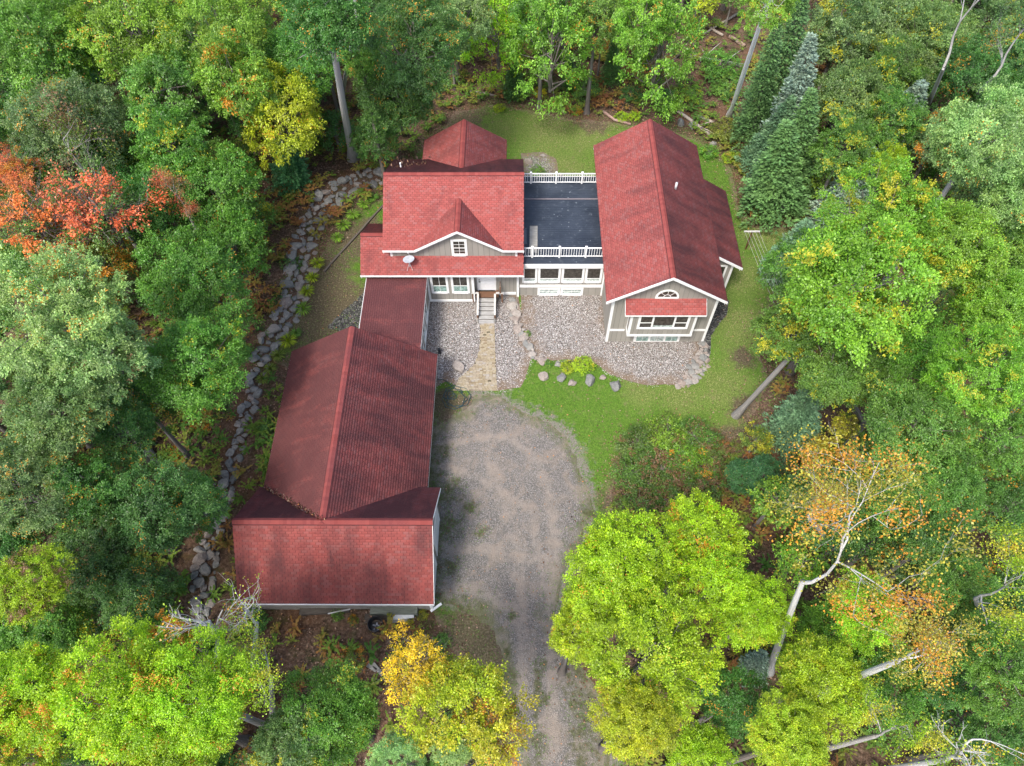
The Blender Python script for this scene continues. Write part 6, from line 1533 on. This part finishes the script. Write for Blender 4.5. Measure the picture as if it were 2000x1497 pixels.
# ferns and undergrowth
def fern_test(P, sd):
    return (sd < -0.4) & (sd > -17) & (wob(P, 0.9, 21) + rng.normal(0, 0.4, len(P)) > -0.25) & (pdist(P, WALL) > 0.55) & clear_of(P, FOOT, 0.8)
P = tuft_points(6500, LAWN, fern_test, 17); n = len(P); fr = 9; seg = 3
tone = np.clip(0.42 + 0.5 * wob(P, 0.5, 33) + rng.normal(0, 0.18, n), 0, 1); Vs, rs = [], []
base = np.column_stack([P, terr(P)]); H_ = rng.uniform(0.35, 0.75, n)
for f_ in range(fr):
    a = rng.uniform(0, 2 * PI, n); d = np.stack([np.cos(a), np.sin(a), np.zeros(n)], 1)
    for s_i in range(seg):
        t0 = s_i / seg; c = base + d * (H_ * t0 * 0.8)[:, None] + np.stack([0 * H_, 0 * H_, H_ * (0.25 + 0.75 * math.sin(PI * 0.55 * (t0 + 0.25)))], 1)
        Dd = d * 0.9 + [0, 0, 0.4 - t0 * 0.9] + rng.normal(0, 0.15, (n, 3)); Vs.append(leaf_quads(c, Dd, np.tile([0, 0, 1.0], (n, 1)) + rng.normal(0, 0.2, (n, 3)), H_ * 0.42, H_ * (0.30 - 0.06 * s_i)))
        rs.append(np.clip(tone + rng.normal(0, 0.06, n), 0, 1))
tag(link('ferns', quads_mesh('ferns', np.concatenate(Vs), M_FERN, np.concatenate(rs))), 'rusty and yellow-green ferns covering the ground under the trees', 'ferns', kind='stuff')
# day lily clumps along the wall
def lily(u, v, r_, col, label):
    x, y = G(u, v); n = 70; a = rng.uniform(0, 2 * PI, n); ti = rng.uniform(0.3, 1.0, n); d = np.stack([np.cos(a), np.sin(a), np.zeros(n)], 1); Vs = []
    for s_i in range(2):
        c = d * (ti * r_ * 0.45 * s_i)[:, None] + [0, 0, 0.02] + np.array([0, 0, 1.0]) * (r_ * 0.7 * s_i)
        Dd = d * (0.5 + 0.6 * s_i) * ti[:, None] + [0, 0, 0.9 - 0.95 * s_i]; Vs.append(leaf_quads(c, Dd, -d * 0.6 + [0, 0, 1], np.full(n, r_ * 0.85), np.full(n, 0.05), 0.2))
    m = quads_mesh('daylily', np.concatenate(Vs), M_LEAF, rng.random(2 * n), rng.random(2 * n) * 0.6)
    o = link('daylily', m, None, (x, y, tz(x, y))); o.color = (*COLS[col], 1); o['autumn'] = 0.15; o['tint'] = TINT['y']
    return tag(o, label, 'plant', 'daylily clumps along the boulder wall')
for u, v, r_, cc, lab in ((728, 392, .5, 'G1', 'green daylily clump nearest the main roof'), (712, 405, .5, 'GR', 'daylily clump second from the main roof'), (690, 425, .55, 'GR', 'daylily clump beside the bend of the timbers'), (672, 446, .6, 'GR', 'wide daylily clump left of the timbers, upper one'), (660, 470, .5, 'GR', 'wide daylily clump left of the timbers, lower one'),
        (622, 520, .55, 'LY', 'yellowish daylily clump at the end of the timbers'), (612, 548, .5, 'LY', 'yellowish daylily clump below the end of the timbers'), (602, 575, .55, 'LY', 'bright daylily clump in the middle of the wall foot'), (595, 610, .6, 'GR', 'broad green daylily clump at the wall foot'), (565, 672, .6, 'LY', 'yellow daylily clump above the garage roof corner'),
        (580, 655, .4, 'G1', 'small green daylily clump right of the yellow one'), (545, 700, .5, 'OL', 'olive daylily clump left of the garage roof corner'), (530, 725, .45, 'OL', 'thin olive daylily clump further down the wall'), (516, 745, .45, 'OL', 'last daylily clump down the wall')):
    lily(u, v, r_, cc, lab)
# loose pebbles spilling over the beds
Pp = []
for poly, cnt in ((GRAV_W, 3500), (GRAV_E, 4500)):
    Pp.append(tuft_points(cnt, poly, lambda P, sd: (sd > -0.15) & clear_of(P, FOOT, 0.02), 0.3))
P = np.concatenate(Pp); n = len(P); rr_ = rng.uniform(0.018, 0.042, n); a = rng.uniform(0, 2 * PI, n)
oc = np.array([(1, 0, 0), (0, 1, 0), (-1, 0, 0), (0, -1, 0), (0, 0, 1)], float)
V = np.zeros((n, 5, 3)); ca, sa = np.cos(a)[:, None], np.sin(a)[:, None]
V[:, :, 0] = (oc[:, 0] * ca - oc[:, 1] * sa * 0.7) * rr_[:, None] + P[:, :1]; V[:, :, 1] = (oc[:, 0] * sa + oc[:, 1] * ca * 0.7) * rr_[:, None] + P[:, 1:]; V[:, :, 2] = 0.016 + oc[:, 2] * rr_[:, None] * 0.8
i0 = (np.arange(n) * 5)[:, None]; F = np.concatenate([i0 + np.array([[0, 1, 4]]), i0 + np.array([[1, 2, 4]]), i0 + np.array([[2, 3, 4]]), i0 + np.array([[3, 0, 4]])], 0)
tag(link('pebbles', fast_mesh('pebbles', V.reshape(-1, 3), F, M_PEBBLE, {'rnd': np.tile(rng.random(n), 4)})), 'rounded pebbles lying on the gravel beds', 'pebbles', kind='stuff')
